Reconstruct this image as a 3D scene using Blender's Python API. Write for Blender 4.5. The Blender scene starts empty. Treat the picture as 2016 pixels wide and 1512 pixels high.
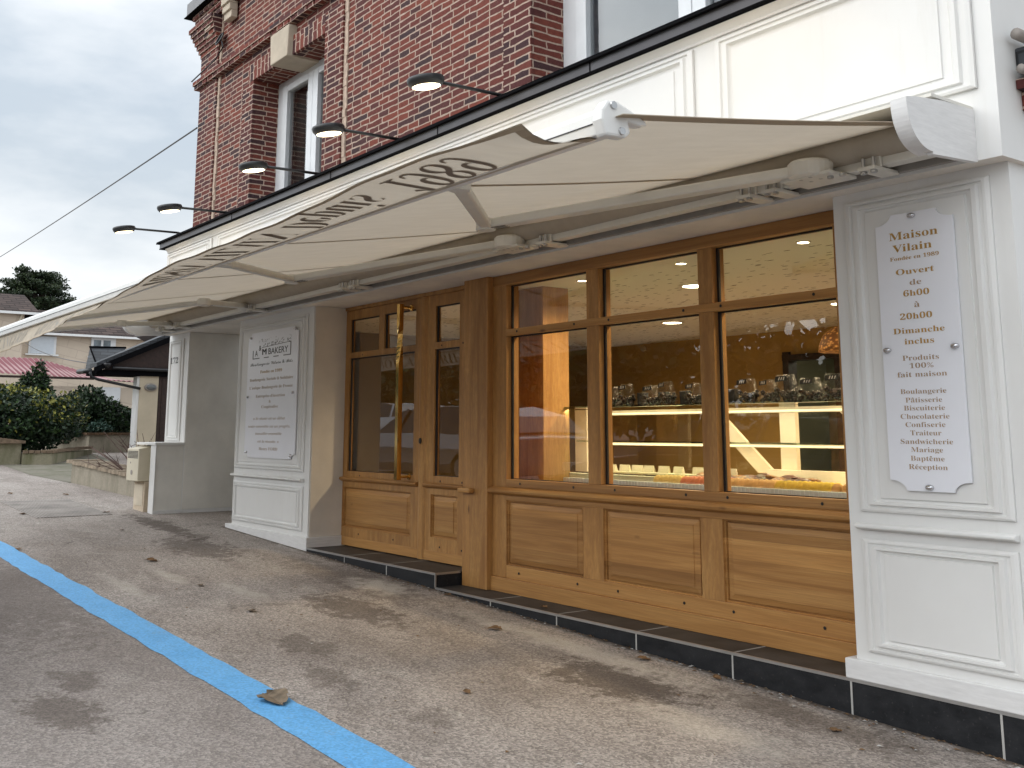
import bpy, bmesh, math, random
from mathutils import Vector, Matrix
R = math.radians
random.seed(7)
SC = bpy.context.scene
COL = SC.collection

# ------------------------------------------------------------------ camera
cd = bpy.data.cameras.new('camera'); cam = bpy.data.objects.new('camera', cd); COL.objects.link(cam)
cd.sensor_fit = 'HORIZONTAL'; cd.sensor_width = 36.0; cd.lens = 36.0*2046.63/2016
cd.shift_y = -(756-498.0)/2016                      # rising-front (shift) lens
cd.clip_start = 0.05; cd.clip_end = 3000
cam.location = (0, -5.3, 1.55); cam.rotation_euler = (R(90+9.712), 0, R(53.034))
SC.camera = cam
# ------------------------------------------------------------------ world, sun, exposure
W = bpy.data.worlds.new('World'); SC.world = W; W.use_nodes = True
SUN_EL, SUN_AZ = 27.0, 196.0     # azimuth clockwise from +Y
def build_world():
    nt = W.node_tree; nt.nodes.clear(); n = nt.nodes.new; L = nt.links.new
    out = n('ShaderNodeOutputWorld'); bg = n('ShaderNodeBackground'); bg.inputs[1].default_value = 0.1
    sky = n('ShaderNodeTexSky'); sky.sky_type = 'NISHITA'; sky.sun_disc = False
    sky.sun_elevation = R(SUN_EL); sky.sun_rotation = R(SUN_AZ)
    tc = n('ShaderNodeTexCoord'); sep = n('ShaderNodeSeparateXYZ'); L(tc.outputs['Generated'], sep.inputs[0])
    # overcast luminance: brighter towards the zenith
    mr = n('ShaderNodeMapRange'); L(sep.outputs[2], mr.inputs[0]); mr.inputs[1].default_value = 0; mr.inputs[2].default_value = 1
    mr.inputs[3].default_value = 6.1; mr.inputs[4].default_value = 11.0
    mp = n('ShaderNodeMapping'); L(tc.outputs['Generated'], mp.inputs[0]); mp.inputs['Scale'].default_value = (1.0, 1.0, 2.6)
    mp.inputs['Location'].default_value = (0.35, 0.2, 0.1)
    nz = n('ShaderNodeTexNoise'); L(mp.outputs[0], nz.inputs[0]); nz.inputs['Scale'].default_value = 2.6; nz.inputs['Detail'].default_value = 7; nz.inputs['Roughness'].default_value = 0.52
    cr = n('ShaderNodeValToRGB'); L(nz.outputs[0], cr.inputs[0])
    e = cr.color_ramp.elements; e[0].position = 0.38; e[0].color = (0.60, 0.665, 0.725, 1); e[1].position = 0.60; e[1].color = (1.05, 1.06, 1.06, 1)
    m1 = n('ShaderNodeVectorMath'); m1.operation = 'SCALE'; L(cr.outputs[0], m1.inputs[0])
    # brighter half of the cloud deck round the hidden sun
    dt = n('ShaderNodeVectorMath'); dt.operation = 'DOT_PRODUCT'; L(tc.outputs['Generated'], dt.inputs[0]); dt.inputs[1].default_value = (math.sin(R(SUN_AZ))*math.cos(R(SUN_EL)), math.cos(R(SUN_AZ))*math.cos(R(SUN_EL)), math.sin(R(SUN_EL)))
    mr2 = n('ShaderNodeMapRange'); L(dt.outputs['Value'], mr2.inputs[0]); mr2.inputs[1].default_value = .25; mr2.inputs[2].default_value = 1.0; mr2.inputs[3].default_value = 1.0; mr2.inputs[4].default_value = 2.3
    mm = n('ShaderNodeMath'); mm.operation = 'MULTIPLY'; L(mr.outputs[0], mm.inputs[0]); L(mr2.outputs[0], mm.inputs[1]); L(mm.outputs[0], m1.inputs['Scale'])
    nz2 = n('ShaderNodeTexNoise'); L(mp.outputs[0], nz2.inputs[0]); nz2.inputs['Scale'].default_value = 2.1; nz2.inputs['Detail'].default_value = 5
    cr2 = n('ShaderNodeValToRGB'); L(nz2.outputs[0], cr2.inputs[0]); f = cr2.color_ramp.elements
    f[0].position = 0.35; f[0].color = (0.72, 0.72, 0.72, 1); f[1].position = 0.65; f[1].color = (0.96, 0.96, 0.96, 1)
    mix = n('ShaderNodeMix'); mix.data_type = 'RGBA'; L(cr2.outputs[0], mix.inputs[0]); L(sky.outputs[0], mix.inputs[6]); L(m1.outputs[0], mix.inputs[7])
    L(mix.outputs[2], bg.inputs[0]); L(bg.outputs[0], out.inputs[0])
build_world()
sd = bpy.data.lights.new('sun', 'SUN'); sun = bpy.data.objects.new('sun', sd); COL.objects.link(sun)
sd.energy = 0.5; sd.angle = R(60); sd.color = (1.0, 0.96, 0.9)
_d = Vector((math.sin(R(SUN_AZ))*math.cos(R(SUN_EL)), math.cos(R(SUN_AZ))*math.cos(R(SUN_EL)), math.sin(R(SUN_EL))))
sun.rotation_euler = _d.to_track_quat('Z', 'Y').to_euler(); sun.location = (0, -10, 20)
SC.view_settings.view_transform = 'Standard'; SC.view_settings.look = 'None'; SC.view_settings.gamma = 1
SC.view_settings.exposure = 0.66
SC.cycles.max_bounces = 10; SC.cycles.transparent_max_bounces = 16; SC.cycles.caustics_reflective = False; SC.cycles.caustics_refractive = False
SC.cycles.sample_clamp_indirect = 4.0

# ------------------------------------------------------------------ material helpers
class NT:
    def __init__(s, name):
        s.m = bpy.data.materials.new(name); s.m.use_nodes = True; s.t = s.m.node_tree
        s.p = s.t.nodes['Principled BSDF']; s.out = s.t.nodes['Material Output']; s.tc = None
    def n(s, typ, ins=None, **at):
        k = s.t.nodes.new('ShaderNode'+typ)
        for a, v in at.items(): setattr(k, a, v)
        for a, v in (ins or {}).items(): s.set(k, a, v)
        return k
    def set(s, k, a, v):
        if hasattr(v, 'is_output') and v.is_output: s.t.links.new(v, k.inputs[a])
        else: k.inputs[a].default_value = v
    def co(s):
        if not s.tc: s.tc = s.n('TexCoord')
        return s.tc.outputs['Object']
    def map(s, scale=(1,1,1), loc=(0,0,0), rot=(0,0,0), vec=None):
        return s.n('Mapping', {0: vec if vec is not None else s.co(), 'Scale': scale, 'Location': loc, 'Rotation': rot}).outputs[0]
    def noise(s, scale, detail=4, rough=.55, vec=None, dist=0.0):
        return s.n('TexNoise', {'Vector': vec if vec is not None else s.co(), 'Scale': scale, 'Detail': detail, 'Roughness': rough, 'Distortion': dist}).outputs[0]
    def ramp(s, fac, *stops):
        k = s.n('ValToRGB', {0: fac}); e = k.color_ramp.elements
        while len(e) < len(stops): e.new(0.5)
        for i, (p, c) in enumerate(stops):
            e[i].position = p; e[i].color = tuple(c)+(1,) if hasattr(c, '__len__') else (c, c, c, 1)
        return k.outputs[0]
    def mix(s, fac, a, b, mode='MIX'):
        k = s.n('Mix', data_type='RGBA', blend_type=mode)
        for i, v in ((0, fac), (6, a), (7, b)):
            if isinstance(v, tuple) and len(v) == 3: v = v+(1,)
            s.set(k, i, v)
        return k.outputs[2]
    def math(s, op, a, b=0.0, c=0.0):
        k = s.n('Math', operation=op); s.set(k, 0, a); s.set(k, 1, b); s.set(k, 2, c); return k.outputs[0]
    def base(s, c, rough=.5, metal=0.0, spec=.5):
        s.set(s.p, 'Base Color', c+(1,) if isinstance(c, tuple) and len(c) == 3 else c)
        s.set(s.p, 'Roughness', rough); s.set(s.p, 'Metallic', metal); s.set(s.p, 'Specular IOR Level', spec); return s
    def bump(s, h, strength=.3, dist=.01):
        k = s.n('Bump', {'Height': h, 'Strength': strength, 'Distance': dist}); s.set(s.p, 'Normal', k.outputs[0]); return s

def plain(name, c, rough=.5, metal=0.0, spec=.5, var=.12, scale=6.0):
    t = NT(name); f = t.noise(scale, 5)
    a = tuple(max(0, x*(1-var)) for x in c); b = tuple(min(1, x*(1+var)) for x in c)
    t.base(t.ramp(f, (.3, a), (.7, b)), rough, metal, spec); return t.m
def emit(name, c, k):
    t = NT(name); t.base((c[0]*.8, c[1]*.8, c[2]*.8), .5); t.set(t.p, 'Emission Color', c+(1,)); t.p.inputs['Emission Strength'].default_value = k; return t.m

def m_white():
    t = NT('white paint'); f = t.noise(1.3, 5); g = t.noise(22, 4, vec=t.map((1, 1, .18)))
    c = t.ramp(f, (.3, (.71, .705, .69)), (.75, (.77, .77, .755)))
    c = t.mix(t.ramp(t.noise(3.1, 6, .65), (.62, 0.0), (.78, .35)), c, (.78, .74, .64))
    c = t.mix(t.ramp(t.noise(1.0, 6, .7, vec=t.map((5, 5, .55))), (.58, 0.0), (.80, .30)), c, (.55, .52, .45))
    c = t.mix(t.ramp(t.noise(9, 6, .8), (.66, 0.0), (.74, .22)), c, (.50, .48, .44))
    t.base(c, t.ramp(g, (.3, .38), (.7, .55)), 0, .45); t.bump(g, .06, .003); return t.m
def m_primer():
    t = NT('brushed white primer'); g = t.noise(14, 6, .65, vec=t.map((.5, .5, 3.5)))
    t.base(t.ramp(g, (.3, (.66, .655, .65)), (.7, (.78, .775, .77))), .55); t.bump(g, .08, .003); return t.m
def m_plaster(name, c, sc=2.0, var=.1):
    t = NT(name); f = t.noise(sc, 6, .6); g = t.noise(60, 3)
    a = tuple(x*(1-var) for x in c); b = tuple(x*(1+var) for x in c)
    t.base(t.ramp(f, (.3, a), (.7, b)), .85, 0, .25); t.bump(g, .15, .004); return t.m
def m_stained(name, c, stain):
    t = NT(name); f = t.noise(1.6, 6, .65, vec=t.map((1.4, 1.4, .5))); g = t.noise(25, 4)
    c1 = t.ramp(g, (.3, tuple(x*.88 for x in c)), (.7, tuple(x*1.08 for x in c)))
    t.base(t.mix(t.ramp(f, (.45, 0.0), (.68, .8)), c1, stain), .9, 0, .2); t.bump(g, .25, .01); return t.m
def m_oak(name, axis):
    t = NT(name)
    s = {'X': (.55, 7, 13), 'Z': (8, 8, .8)}[axis]
    rd = t.math('MULTIPLY', t.n('ObjectInfo').outputs['Random'], 37.0)
    v = t.n('VectorMath', {0: t.map(s), 1: t.n('CombineXYZ', {0: rd, 1: rd, 2: 0.0}).outputs[0]}, operation='ADD').outputs[0]; w = t.noise(1.0, 3, .5, vec=v, dist=1.3); fine = t.noise(3.6, 5, .7, vec=t.map((s[0]*1.6, s[1]*4, s[2]*4)))
    sep = t.n('SeparateXYZ', {0: t.co()})
    board = t.math('FLOOR', t.math('MULTIPLY', sep.outputs[2] if axis == 'X' else sep.outputs[0], 7.3 if axis == 'X' else 4.1))
    wn = t.n('TexWhiteNoise', {'Vector': t.n('CombineXYZ', {0: board, 1: rd}).outputs[0]}, noise_dimensions='2D').outputs[0]
    c = t.ramp(w, (.25, (.33, .155, .046)), (.5, (.475, .245, .078)), (.75, (.57, .325, .115)))
    c = t.mix(t.ramp(fine, (.42, .42), (.62, 0.0)), c, (.27, .13, .045))
    c = t.mix(.75 if axis == 'X' else .35, c, t.ramp(wn, (0, (.66, .61, .56)), (1, (1.18, 1.16, 1.10))), 'MULTIPLY')
    jn = t.math('FRACT', t.math('MULTIPLY', sep.outputs[2], 7.3)); 
    if axis == 'X': c = t.mix(t.n('MapRange', {0: jn, 1: .0, 2: .03, 3: .55, 4: 0.0}).outputs[0], c, (.16, .075, .025))
    kn = t.n('TexVoronoi', {'Vector': t.map((1.1, 1, 3.0) if axis == 'X' else (3, 1, 1.1)), 'Scale': 1.25}).outputs[0]
    c = t.mix(t.ramp(kn, (.02, .85), (.075, 0.0)), c, (.12, .05, .018))
    t.base(c, t.ramp(fine, (.3, .42), (.7, .55)), 0, .4); t.bump(fine, .12, .003); return t.m
def m_brick(name, swap=False, tone=(1, 1, 1)):
    t = NT(name); sep = t.n('SeparateXYZ', {0: t.co()})
    u = t.math('ADD', sep.outputs[0], sep.outputs[1]); v = sep.outputs[2]
    if swap: cmb = t.n('CombineXYZ', {0: t.math('MULTIPLY', v, 1.6), 1: t.math('MULTIPLY', u, .58)})
    else:
        nzv = t.math('ABSOLUTE', t.n('SeparateXYZ', {0: t.n('NewGeometry').outputs['Normal']}).outputs[2]); flat = t.math('GREATER_THAN', nzv, .6)
        u2 = t.math('ADD', t.math('MULTIPLY', u, t.math('SUBTRACT', 1.0, flat)), t.math('MULTIPLY', sep.outputs[1], flat))
        v2 = t.math('ADD', t.math('MULTIPLY', v, t.math('SUBTRACT', 1.0, flat)), t.math('MULTIPLY', t.math('MULTIPLY', sep.outputs[0], .56), flat))
        cmb = t.n('CombineXYZ', {0: u2, 1: v2})
    dn = t.n('TexNoise', {'Vector': t.map((3, 3, 9)), 'Scale': 1.6, 'Detail': 3})
    dv = t.n('VectorMath', {0: dn.outputs['Color'], 1: (.5, .5, .5)}, operation='SUBTRACT')
    ds = t.n('VectorMath', {0: dv.outputs[0], 'Scale': .034}, operation='SCALE')
    vec = t.n('VectorMath', {0: cmb.outputs[0], 1: ds.outputs[0]}, operation='ADD').outputs[0]
    b = t.n('TexBrick', {'Vector': vec, 'Color1': (0, 0, 0, 1), 'Color2': (1, 1, 1, 1), 'Mortar': (.5, .5, .5, 1), 'Scale': 1.0,
        'Mortar Size': .0082, 'Mortar Smooth': .12, 'Bias': 0.0, 'Brick Width': .34, 'Row Height': .0712}, offset=.5, squash=.62, squash_frequency=2)
    T = lambda c: tuple(x*y for x, y in zip(c, tone))
    c = t.ramp(b.outputs['Color'], (0.0, T((.048, .029, .032))), (.2, T((.095, .032, .030))), (.6, T((.142, .037, .029))), (1.0, T((.195, .052, .035))))
    gr = t.noise(30, 6, .7); c = t.mix(.55, c, t.ramp(gr, (.3, .55), (.7, 1.35)), 'MULTIPLY')
    c = t.mix(t.ramp(t.noise(120, 2), (.68, 0.0), (.74, .6)), c, (.5, .4, .34))
    mo = t.ramp(t.noise(18, 5), (.3, (.34, .245, .19)), (.7, (.52, .40, .33)))
    c = t.mix(b.outputs['Fac'], c, mo)
    t.base(c, .85, 0, .25)
    h = t.math('ADD', t.math('MULTIPLY', b.outputs['Fac'], -1.0), t.math('MULTIPLY', gr, .35)); t.bump(h, .55, .012); return t.m
def m_ground():
    t = NT('worn pale asphalt'); big = t.noise(.32, 6, .62, vec=t.map((.7, 1.5, 1))); mid = t.noise(2.3, 6, .65, vec=t.map((.8, 1.6, 1)))
    vo = t.n('TexVoronoi', {'Vector': t.co(), 'Scale': 78.0}); grit = t.noise(190, 3, .75)
    c = t.ramp(big, (.33, (.205, .176, .157)), (.5, (.300, .265, .240)), (.68, (.375, .338, .310)))
    c = t.mix(t.ramp(mid, (.36, .4), (.52, 0.0)), c, (.165, .137, .118))
    c = t.mix(t.ramp(t.noise(1.4, 7, .7, vec=t.map((1, 1.8, 1), (7, 3, 0))), (.58, 0.0), (.72, .55)), c, (.44, .41, .37))
    sp = t.ramp(t.n('SeparateColor', {0: vo.outputs['Color']}).outputs[0], (.05, .42), (.5, 1.0), (.95, 1.7))
    c = t.mix(.60, c, sp, 'MULTIPLY'); c = t.mix(.55, c, t.ramp(grit, (.3, .6), (.7, 1.4)), 'MULTIPLY')
    # darker travelled bay on the street side of the parking line
    sep = t.n('SeparateXYZ', {0: t.co()})
    bay = t.math('MULTIPLY', t.math('ADD', t.math('MULTIPLY', sep.outputs[1], -1.0), t.math('MULTIPLY', mid, .16)), 1.0)
    c = t.mix(t.ramp(bay, (0, 0.0), (1, 0.0)), c, c)
    bayf = t.n('MapRange', {0: bay, 1: 2.75, 2: 2.95, 3: 0.0, 4: .38}).outputs[0]
    c = t.mix(bayf, c, (.165, .145, .14))
    # hairline cracks
    ve = t.n('VectorMath', {0: t.co(), 1: t.n('VectorMath', {0: t.n('TexNoise', {'Vector': t.co(), 'Scale': 2.2, 'Detail': 5}).outputs['Color'], 'Scale': .55}, operation='SCALE').outputs[0]}, operation='ADD').outputs[0]
    cr = t.n('TexVoronoi', {'Vector': t.map((.8, 1.3, 1), vec=ve), 'Scale': .55}, feature='DISTANCE_TO_EDGE').outputs['Distance']
    cm = t.math('MULTIPLY', t.n('MapRange', {0: cr, 1: .002, 2: .007, 3: .75, 4: 0.0}).outputs[0], t.ramp(t.noise(.7, 3), (.58, 0.0), (.66, .8)))
    c = t.mix(cm, c, (.05, .042, .036))
    # stains: centre x, y, radius x, radius y, strength
    for (sx, sy, rx, ry, k) in ((-5.07, -.68, .62, .3, .95), (-11.6, -.93, .9, .36, .75), (-7.8, -1.03, .75, .28, .8), (-6.87, -1.9, .35, .2, .6), (-6.1, -2.15, .35, .14, .6), (-5.07, -2.05, .2, .13, .5),
                               (-13.5, -.66, 1.5, .2, .9), (-6.25, -3.66, .4, .2, .7), (-6.75, -3.45, .3, .15, .6), (-9.7, -3.3, 2.0, .7, .5), (-9.0, -.4, 1.6, .34, .45), (-4.0, -.3, .8, .18, .6)):
        d = t.n('VectorMath', {0: t.map((1/rx, 1/ry, 0), (-sx/rx, -sy/ry, 0))}, operation='LENGTH').outputs['Value']
        d = t.math('ADD', d, t.math('MULTIPLY', t.math('SUBTRACT', t.noise(7.5, 9, .78), .5), 4.2))
        c = t.mix(t.n('MapRange', {0: d, 1: .70, 2: 1.02, 3: k*.8, 4: 0.0}).outputs[0], c, (.072, .053, .042))
    for (sx, sy, rx, ry, k) in ((-8.6, -.35, .55, .22, .75), (-5.9, -.35, 1.5, .16, .6), (-8.9, -1.5, .5, .12, .5), (-10.0, -1.8, .6, .1, .45), (-4.1, -.9, .7, .2, .4), (-9.6, -2.3, .9, .1, .4)):
        d = t.n('VectorMath', {0: t.map((1/rx, 1/ry, 0), (-sx/rx, -sy/ry, 0))}, operation='LENGTH').outputs['Value']
        d = t.math('ADD', d, t.math('MULTIPLY', t.math('SUBTRACT', t.noise(6.5, 7, .75), .5), 3.0))
        c = t.mix(t.n('MapRange', {0: d, 1: .4, 2: 1.1, 3: k, 4: 0.0}).outputs[0], c, (.50, .46, .41))
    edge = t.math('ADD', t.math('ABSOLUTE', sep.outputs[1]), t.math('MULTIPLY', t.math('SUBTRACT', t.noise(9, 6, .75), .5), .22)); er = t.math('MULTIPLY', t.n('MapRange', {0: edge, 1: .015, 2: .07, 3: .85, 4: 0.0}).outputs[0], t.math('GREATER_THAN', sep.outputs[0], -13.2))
    c = t.mix(er, c, (.06, .043, .03))  # dark band along the step foot: soil plus painted-in contact shadow
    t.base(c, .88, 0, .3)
    hh = t.math('ADD', t.math('MULTIPLY', vo.outputs['Distance'], .8), t.math('MULTIPLY', grit, .6)); t.bump(hh, .5, .012); return t.m
def m_bluepaint():
    t = NT('blue road paint'); f = t.noise(40, 6, .7); g = t.noise(3, 6, .7)
    c = t.ramp(g, (.3, (.10, .325, .62)), (.7, (.14, .395, .70)))
    c = t.mix(t.ramp(f, (.58, 0.0), (.70, .6)), c, (.27, .33, .40))
    c = t.mix(.35, c, t.ramp(t.n('SeparateColor', {0: t.n('TexVoronoi', {'Vector': t.co(), 'Scale': 78.0}).outputs['Color']}).outputs[0], (.05, .55), (.95, 1.4)), 'MULTIPLY'); w = t.noise(2.6, 7, .8); c = t.mix(t.ramp(w, (.60, 0.0), (.70, .55)), c, (.27, .30, .34)); t.base(c, .6, 0, .4); t.bump(f, .3, .006); return t.m
def m_fabric(name='ecru awning canvas', lo=(.575, .505, .41), hi=(.635, .565, .465)):
    t = NT(name); wv = t.noise(9, 4, .6, vec=t.map((1.2, .35, 1))); fi = t.noise(220, 2)
    c = t.ramp(wv, (.3, lo), (.7, hi))
    d = t.n('BsdfDiffuse', {0: c}); tr = t.n('BsdfTranslucent', {0: t.mix(.5, c, tuple(x*.85 for x in lo))}); mx = t.n('MixShader', {0: .33})
    t.t.links.new(d.outputs[0], mx.inputs[1]); t.t.links.new(tr.outputs[0], mx.inputs[2])
    b = t.n('Bump', {'Height': t.math('ADD', wv, t.math('MULTIPLY', fi, .2)), 'Strength': .2, 'Distance': .02}); t.t.links.new(b.outputs[0], d.inputs['Normal'])
    t.t.links.new(mx.outputs[0], t.out.inputs[0]); t.t.nodes.remove(t.p); return t.m
def m_glass(name, tint=(.93, .95, .93), boost=1.0):
    t = NT(name); tr = t.n('BsdfTransparent', {0: tint+(1,)}); gl = t.n('BsdfGlossy', {0: (1, 1, 1, 1), 'Roughness': .0})
    bp = t.n('Bump', {'Height': t.noise(.9, 2), 'Strength': .05, 'Distance': .05}); t.t.links.new(bp.outputs[0], gl.inputs['Normal'])
    fr = t.n('Fresnel', {0: 1.5}); f = t.math('MINIMUM', t.math('MULTIPLY', fr.outputs[0], 1.75*boost), 1.0)
    mx = t.n('MixShader', {0: f}); t.t.links.new(tr.outputs[0], mx.inputs[1]); t.t.links.new(gl.outputs[0], mx.inputs[2])
    t.t.links.new(mx.outputs[0], t.out.inputs[0]); t.t.nodes.remove(t.p); return t.m
def m_leaf(name, c, c2):
    t = NT(name); g = t.n('NewGeometry') if hasattr(bpy.types, 'ShaderNodeNewGeometry') else None
    f = t.n('ObjectInfo').outputs['Random']; nz = t.noise(1.7, 3)
    c0 = t.mix(t.ramp(nz, (.35, 0.0), (.65, 1.0)), c, c2)
    if g: c0 = t.mix(.6, c0, t.ramp(g.outputs['Random Per Island'], (0, .45), (1, 1.6)), 'MULTIPLY')
    t.base(c0, .5, 0, .35); return t.m
def m_slate(name, c):
    t = NT(name); sep = t.n('SeparateXYZ', {0: t.co()})
    b = t.n('TexBrick', {'Vector': t.n('CombineXYZ', {0: t.math('ADD', sep.outputs[1], t.math('MULTIPLY', sep.outputs[0], .3)), 1: sep.outputs[2]}).outputs[0], 'Color1': (.6, .6, .6, 1), 'Color2': (1.25, 1.25, 1.25, 1), 'Mortar': (.25, .25, .25, 1),
        'Scale': 1.0, 'Mortar Size': .008, 'Brick Width': .34, 'Row Height': .085})
    t.base(t.mix(1.0, c, b.outputs['Color'], 'MULTIPLY'), .55, 0, .4); t.bump(b.outputs['Fac'], -.5, .02); return t.m
def m_tiles(name, c):
    t = NT(name); sep = t.n('SeparateXYZ', {0: t.co()})
    b = t.n('TexBrick', {'Vector': t.n('CombineXYZ', {0: sep.outputs[1], 1: sep.outputs[2]}).outputs[0], 'Color1': (.65, .65, .65, 1), 'Color2': (1.35, 1.3, 1.25, 1), 'Mortar': (.22, .2, .2, 1),
        'Scale': 1.0, 'Mortar Size': .022, 'Brick Width': .7, 'Row Height': .17})
    t.base(t.mix(1.0, c, b.outputs['Color'], 'MULTIPLY'), .85, 0, .2); t.bump(b.outputs['Fac'], -.6, .04); return t.m
def m_stonewall():
    t = NT('cream render scored as stone'); v = t.map((1, 1, 1), rot=(R(12), 0, 0)); sep = t.n('SeparateXYZ', {0: v})
    b = t.n('TexBrick', {'Vector': t.n('CombineXYZ', {0: sep.outputs[1], 1: sep.outputs[2]}).outputs[0], 'Color1': (.60, .51, .41, 1), 'Color2': (.64, .55, .45, 1), 'Mortar': (.54, .45, .37, 1),
        'Scale': 1.0, 'Mortar Size': .02, 'Brick Width': 1.3, 'Row Height': .5})
    t.base(t.mix(.5, b.outputs['Color'], t.ramp(t.noise(.9, 5), (.3, .85), (.7, 1.12)), 'MULTIPLY'), .9, 0, .2); return t.m
def m_perf():
    t = NT('perforated ceiling tile'); sep = t.n('SeparateXYZ', {0: t.co()})
    v = t.n('TexVoronoi', {'Vector': t.map((6.5, 17, 1)), 'Scale': 1.0, 'Randomness': .85}).outputs['Distance']
    inz = t.math('GREATER_THAN', sep.outputs[1], 1.12)
    hole = t.math('MULTIPLY', t.math('LESS_THAN', v, .24), inz)
    t.base(t.mix(hole, (.74, .70, .62), (.16, .13, .10)), .9, 0, .2); return t.m
def m_tile():
    t = NT('dark stone tile'); f = t.noise(7, 6, .65, vec=t.map((1, 1.4, 2))); g = t.noise(55, 4)
    c = t.ramp(f, (.3, (.008, .009, .011)), (.7, (.026, .027, .030))); c = t.mix(t.ramp(g, (.6, 0.0), (.75, .35)), c, (.11, .105, .1))
    t.base(c, t.ramp(f, (.3, .45), (.7, .7)), 0, .22); t.bump(g, .15, .004); return t.m
def m_slab():
    t = NT('dark slate tread'); f = t.noise(5, 6, .65); t.base(t.ramp(f, (.3, (.032, .030, .028)), (.7, (.070, .066, .062))), .55, 0, .25); return t.m

MAT = dict(white=m_white(), primer=m_primer(), oakx=m_oak('oak horizontal grain', 'X'), oakz=m_oak('oak vertical grain', 'Z'), brick=m_brick('red brick'), brickdark=m_brick('burnt red brick', tone=(.8, .82, .9)),
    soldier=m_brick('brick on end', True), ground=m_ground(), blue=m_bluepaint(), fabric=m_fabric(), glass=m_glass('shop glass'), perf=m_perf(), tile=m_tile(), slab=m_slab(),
    render=m_plaster('grey white render', (.76, .74, .69)), soffit=m_plaster('painted soffit', (.76, .715, .65)), mortar=m_plaster('pale mortar', (.50, .39, .31), 20, .2),
    stone=m_plaster('buff keystone', (.50, .43, .34), 5), zinc=plain('grey zinc', (.055, .053, .06), .40, .25), black=plain('black roof edge', (.006, .006, .007), .85, spec=.02), alu=plain('aluminium trim', (.50, .50, .50), .35, .8),
    grout=plain('pale grout', (.42, .41, .39), .8), cream=plain('cream plastic', (.62, .56, .43), .45, var=.05), pvc=plain('white window frame', (.74, .76, .78), .35, var=.04), metalwhite=plain('white lacquered metal', (.70, .68, .62), .35, var=.05),
    barwhite=plain('white front bar', (.78, .78, .76), .32, var=.03),
    letter_dark=m_fabric('brown awning print', (.29, .235, .19), (.33, .27, .22)), letter_gold=plain('bronze lettering', (.42, .24, .055), .45, .0), letter_tan=plain('tan lettering', (.37, .25, .15), .5), letter_black=plain('black lettering', (.02, .02, .022), .5),
    board=plain('white sign board', (.80, .81, .86), .3, var=.015), chrome=plain('chrome screw cap', (.6, .6, .62), .12, 1.0), brass=plain('polished brass', (.80, .52, .17), .12, 1.0, var=.05), gasket=plain('black gasket', (.01, .009, .01), .5),
    lampblack=plain('black lamp enamel', (.016, .017, .019), .42), lampglow=emit('warm lamp disc', (1.0, .82, .52), 4.5), ochre=m_plaster('ochre interior wall', (.40, .25, .075)), beige=m_plaster('beige interior wall', (.55, .46, .33)),
    darkin=plain('dark interior', (.02, .018, .016), .8), floorin=plain('interior floor tile', (.16, .12, .08), .4), caseframe=plain('white oak frame', (.70, .60, .43), .5, var=.06), glassgreen=m_glass('shelf glass', (.72, .84, .78), .6),
    casewhite=plain('white counter front', (.84, .86, .86), .4, var=.04), led=emit('warm shelf light', (1.0, .78, .50), .75), down=emit('ceiling downlight', (1.0, .85, .6), 9.0),
    slate=m_slate('porch slate', (.045, .05, .058)), tiles=m_tiles('brown roof tile', (.080, .060, .055)), house=m_stonewall(), stain=m_stained('stained cement render', (.33, .295, .235), (.15, .138, .095)), mossy=m_stained('mossy cement', (.30, .275, .195), (.115, .12, .05)),
    coping=m_plaster('brick coping', (.20, .145, .10), 9, .35), copingdark=m_plaster('dark brick coping', (.12, .075, .045), 9, .35), drive=m_stained('mossy concrete drive', (.20, .185, .15), (.11, .115, .07)),
    leafdark=m_leaf('dark laurel leaf', (.008, .020, .008), (.018, .040, .014)), leafmid=m_leaf('green leaf', (.022, .05, .014), (.045, .09, .024)), leafyellow=m_leaf('yellow variegated leaf', (.20, .21, .04), (.34, .32, .07)),
    leafblue=m_leaf('blue green leaf', (.03, .065, .05), (.05, .10, .075)), leafcedar=m_leaf('cedar needle', (.016, .03, .012), (.04, .06, .022)), bark=plain('dark bark', (.045, .033, .025), .9, var=.3), twig=plain('bare twig', (.10, .06, .048), .8, var=.3),
    brown=plain('dark brown boarding', (.030, .014, .010), .6, var=.4, scale=14), blackpipe=plain('black pipe', (.010, .010, .012), .35), asphalt=plain('road asphalt', (.055, .052, .05), .85), roadpaint=plain('white road paint', (.72, .72, .70), .6),
    carwhite=plain('white car paint', (.75, .77, .8), .2, var=.02), cardark=plain('dark grey car paint', (.05, .055, .062), .18, .3, var=.03), carglass=plain('car window', (.012, .014, .016), .06), tyre=plain('tyre rubber', (.02, .02, .02), .8),
    rim=plain('alloy rim', (.45, .45, .47), .3, .9), leafdry=plain('dry leaf', (.15, .082, .035), .75, var=.4, scale=20), leafgrey=plain('grey dry leaf', (.16, .12, .08), .8, var=.4, scale=20), grate=plain('worn drain steel', (.30, .27, .245), .7, .1, var=.25, scale=3))

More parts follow.
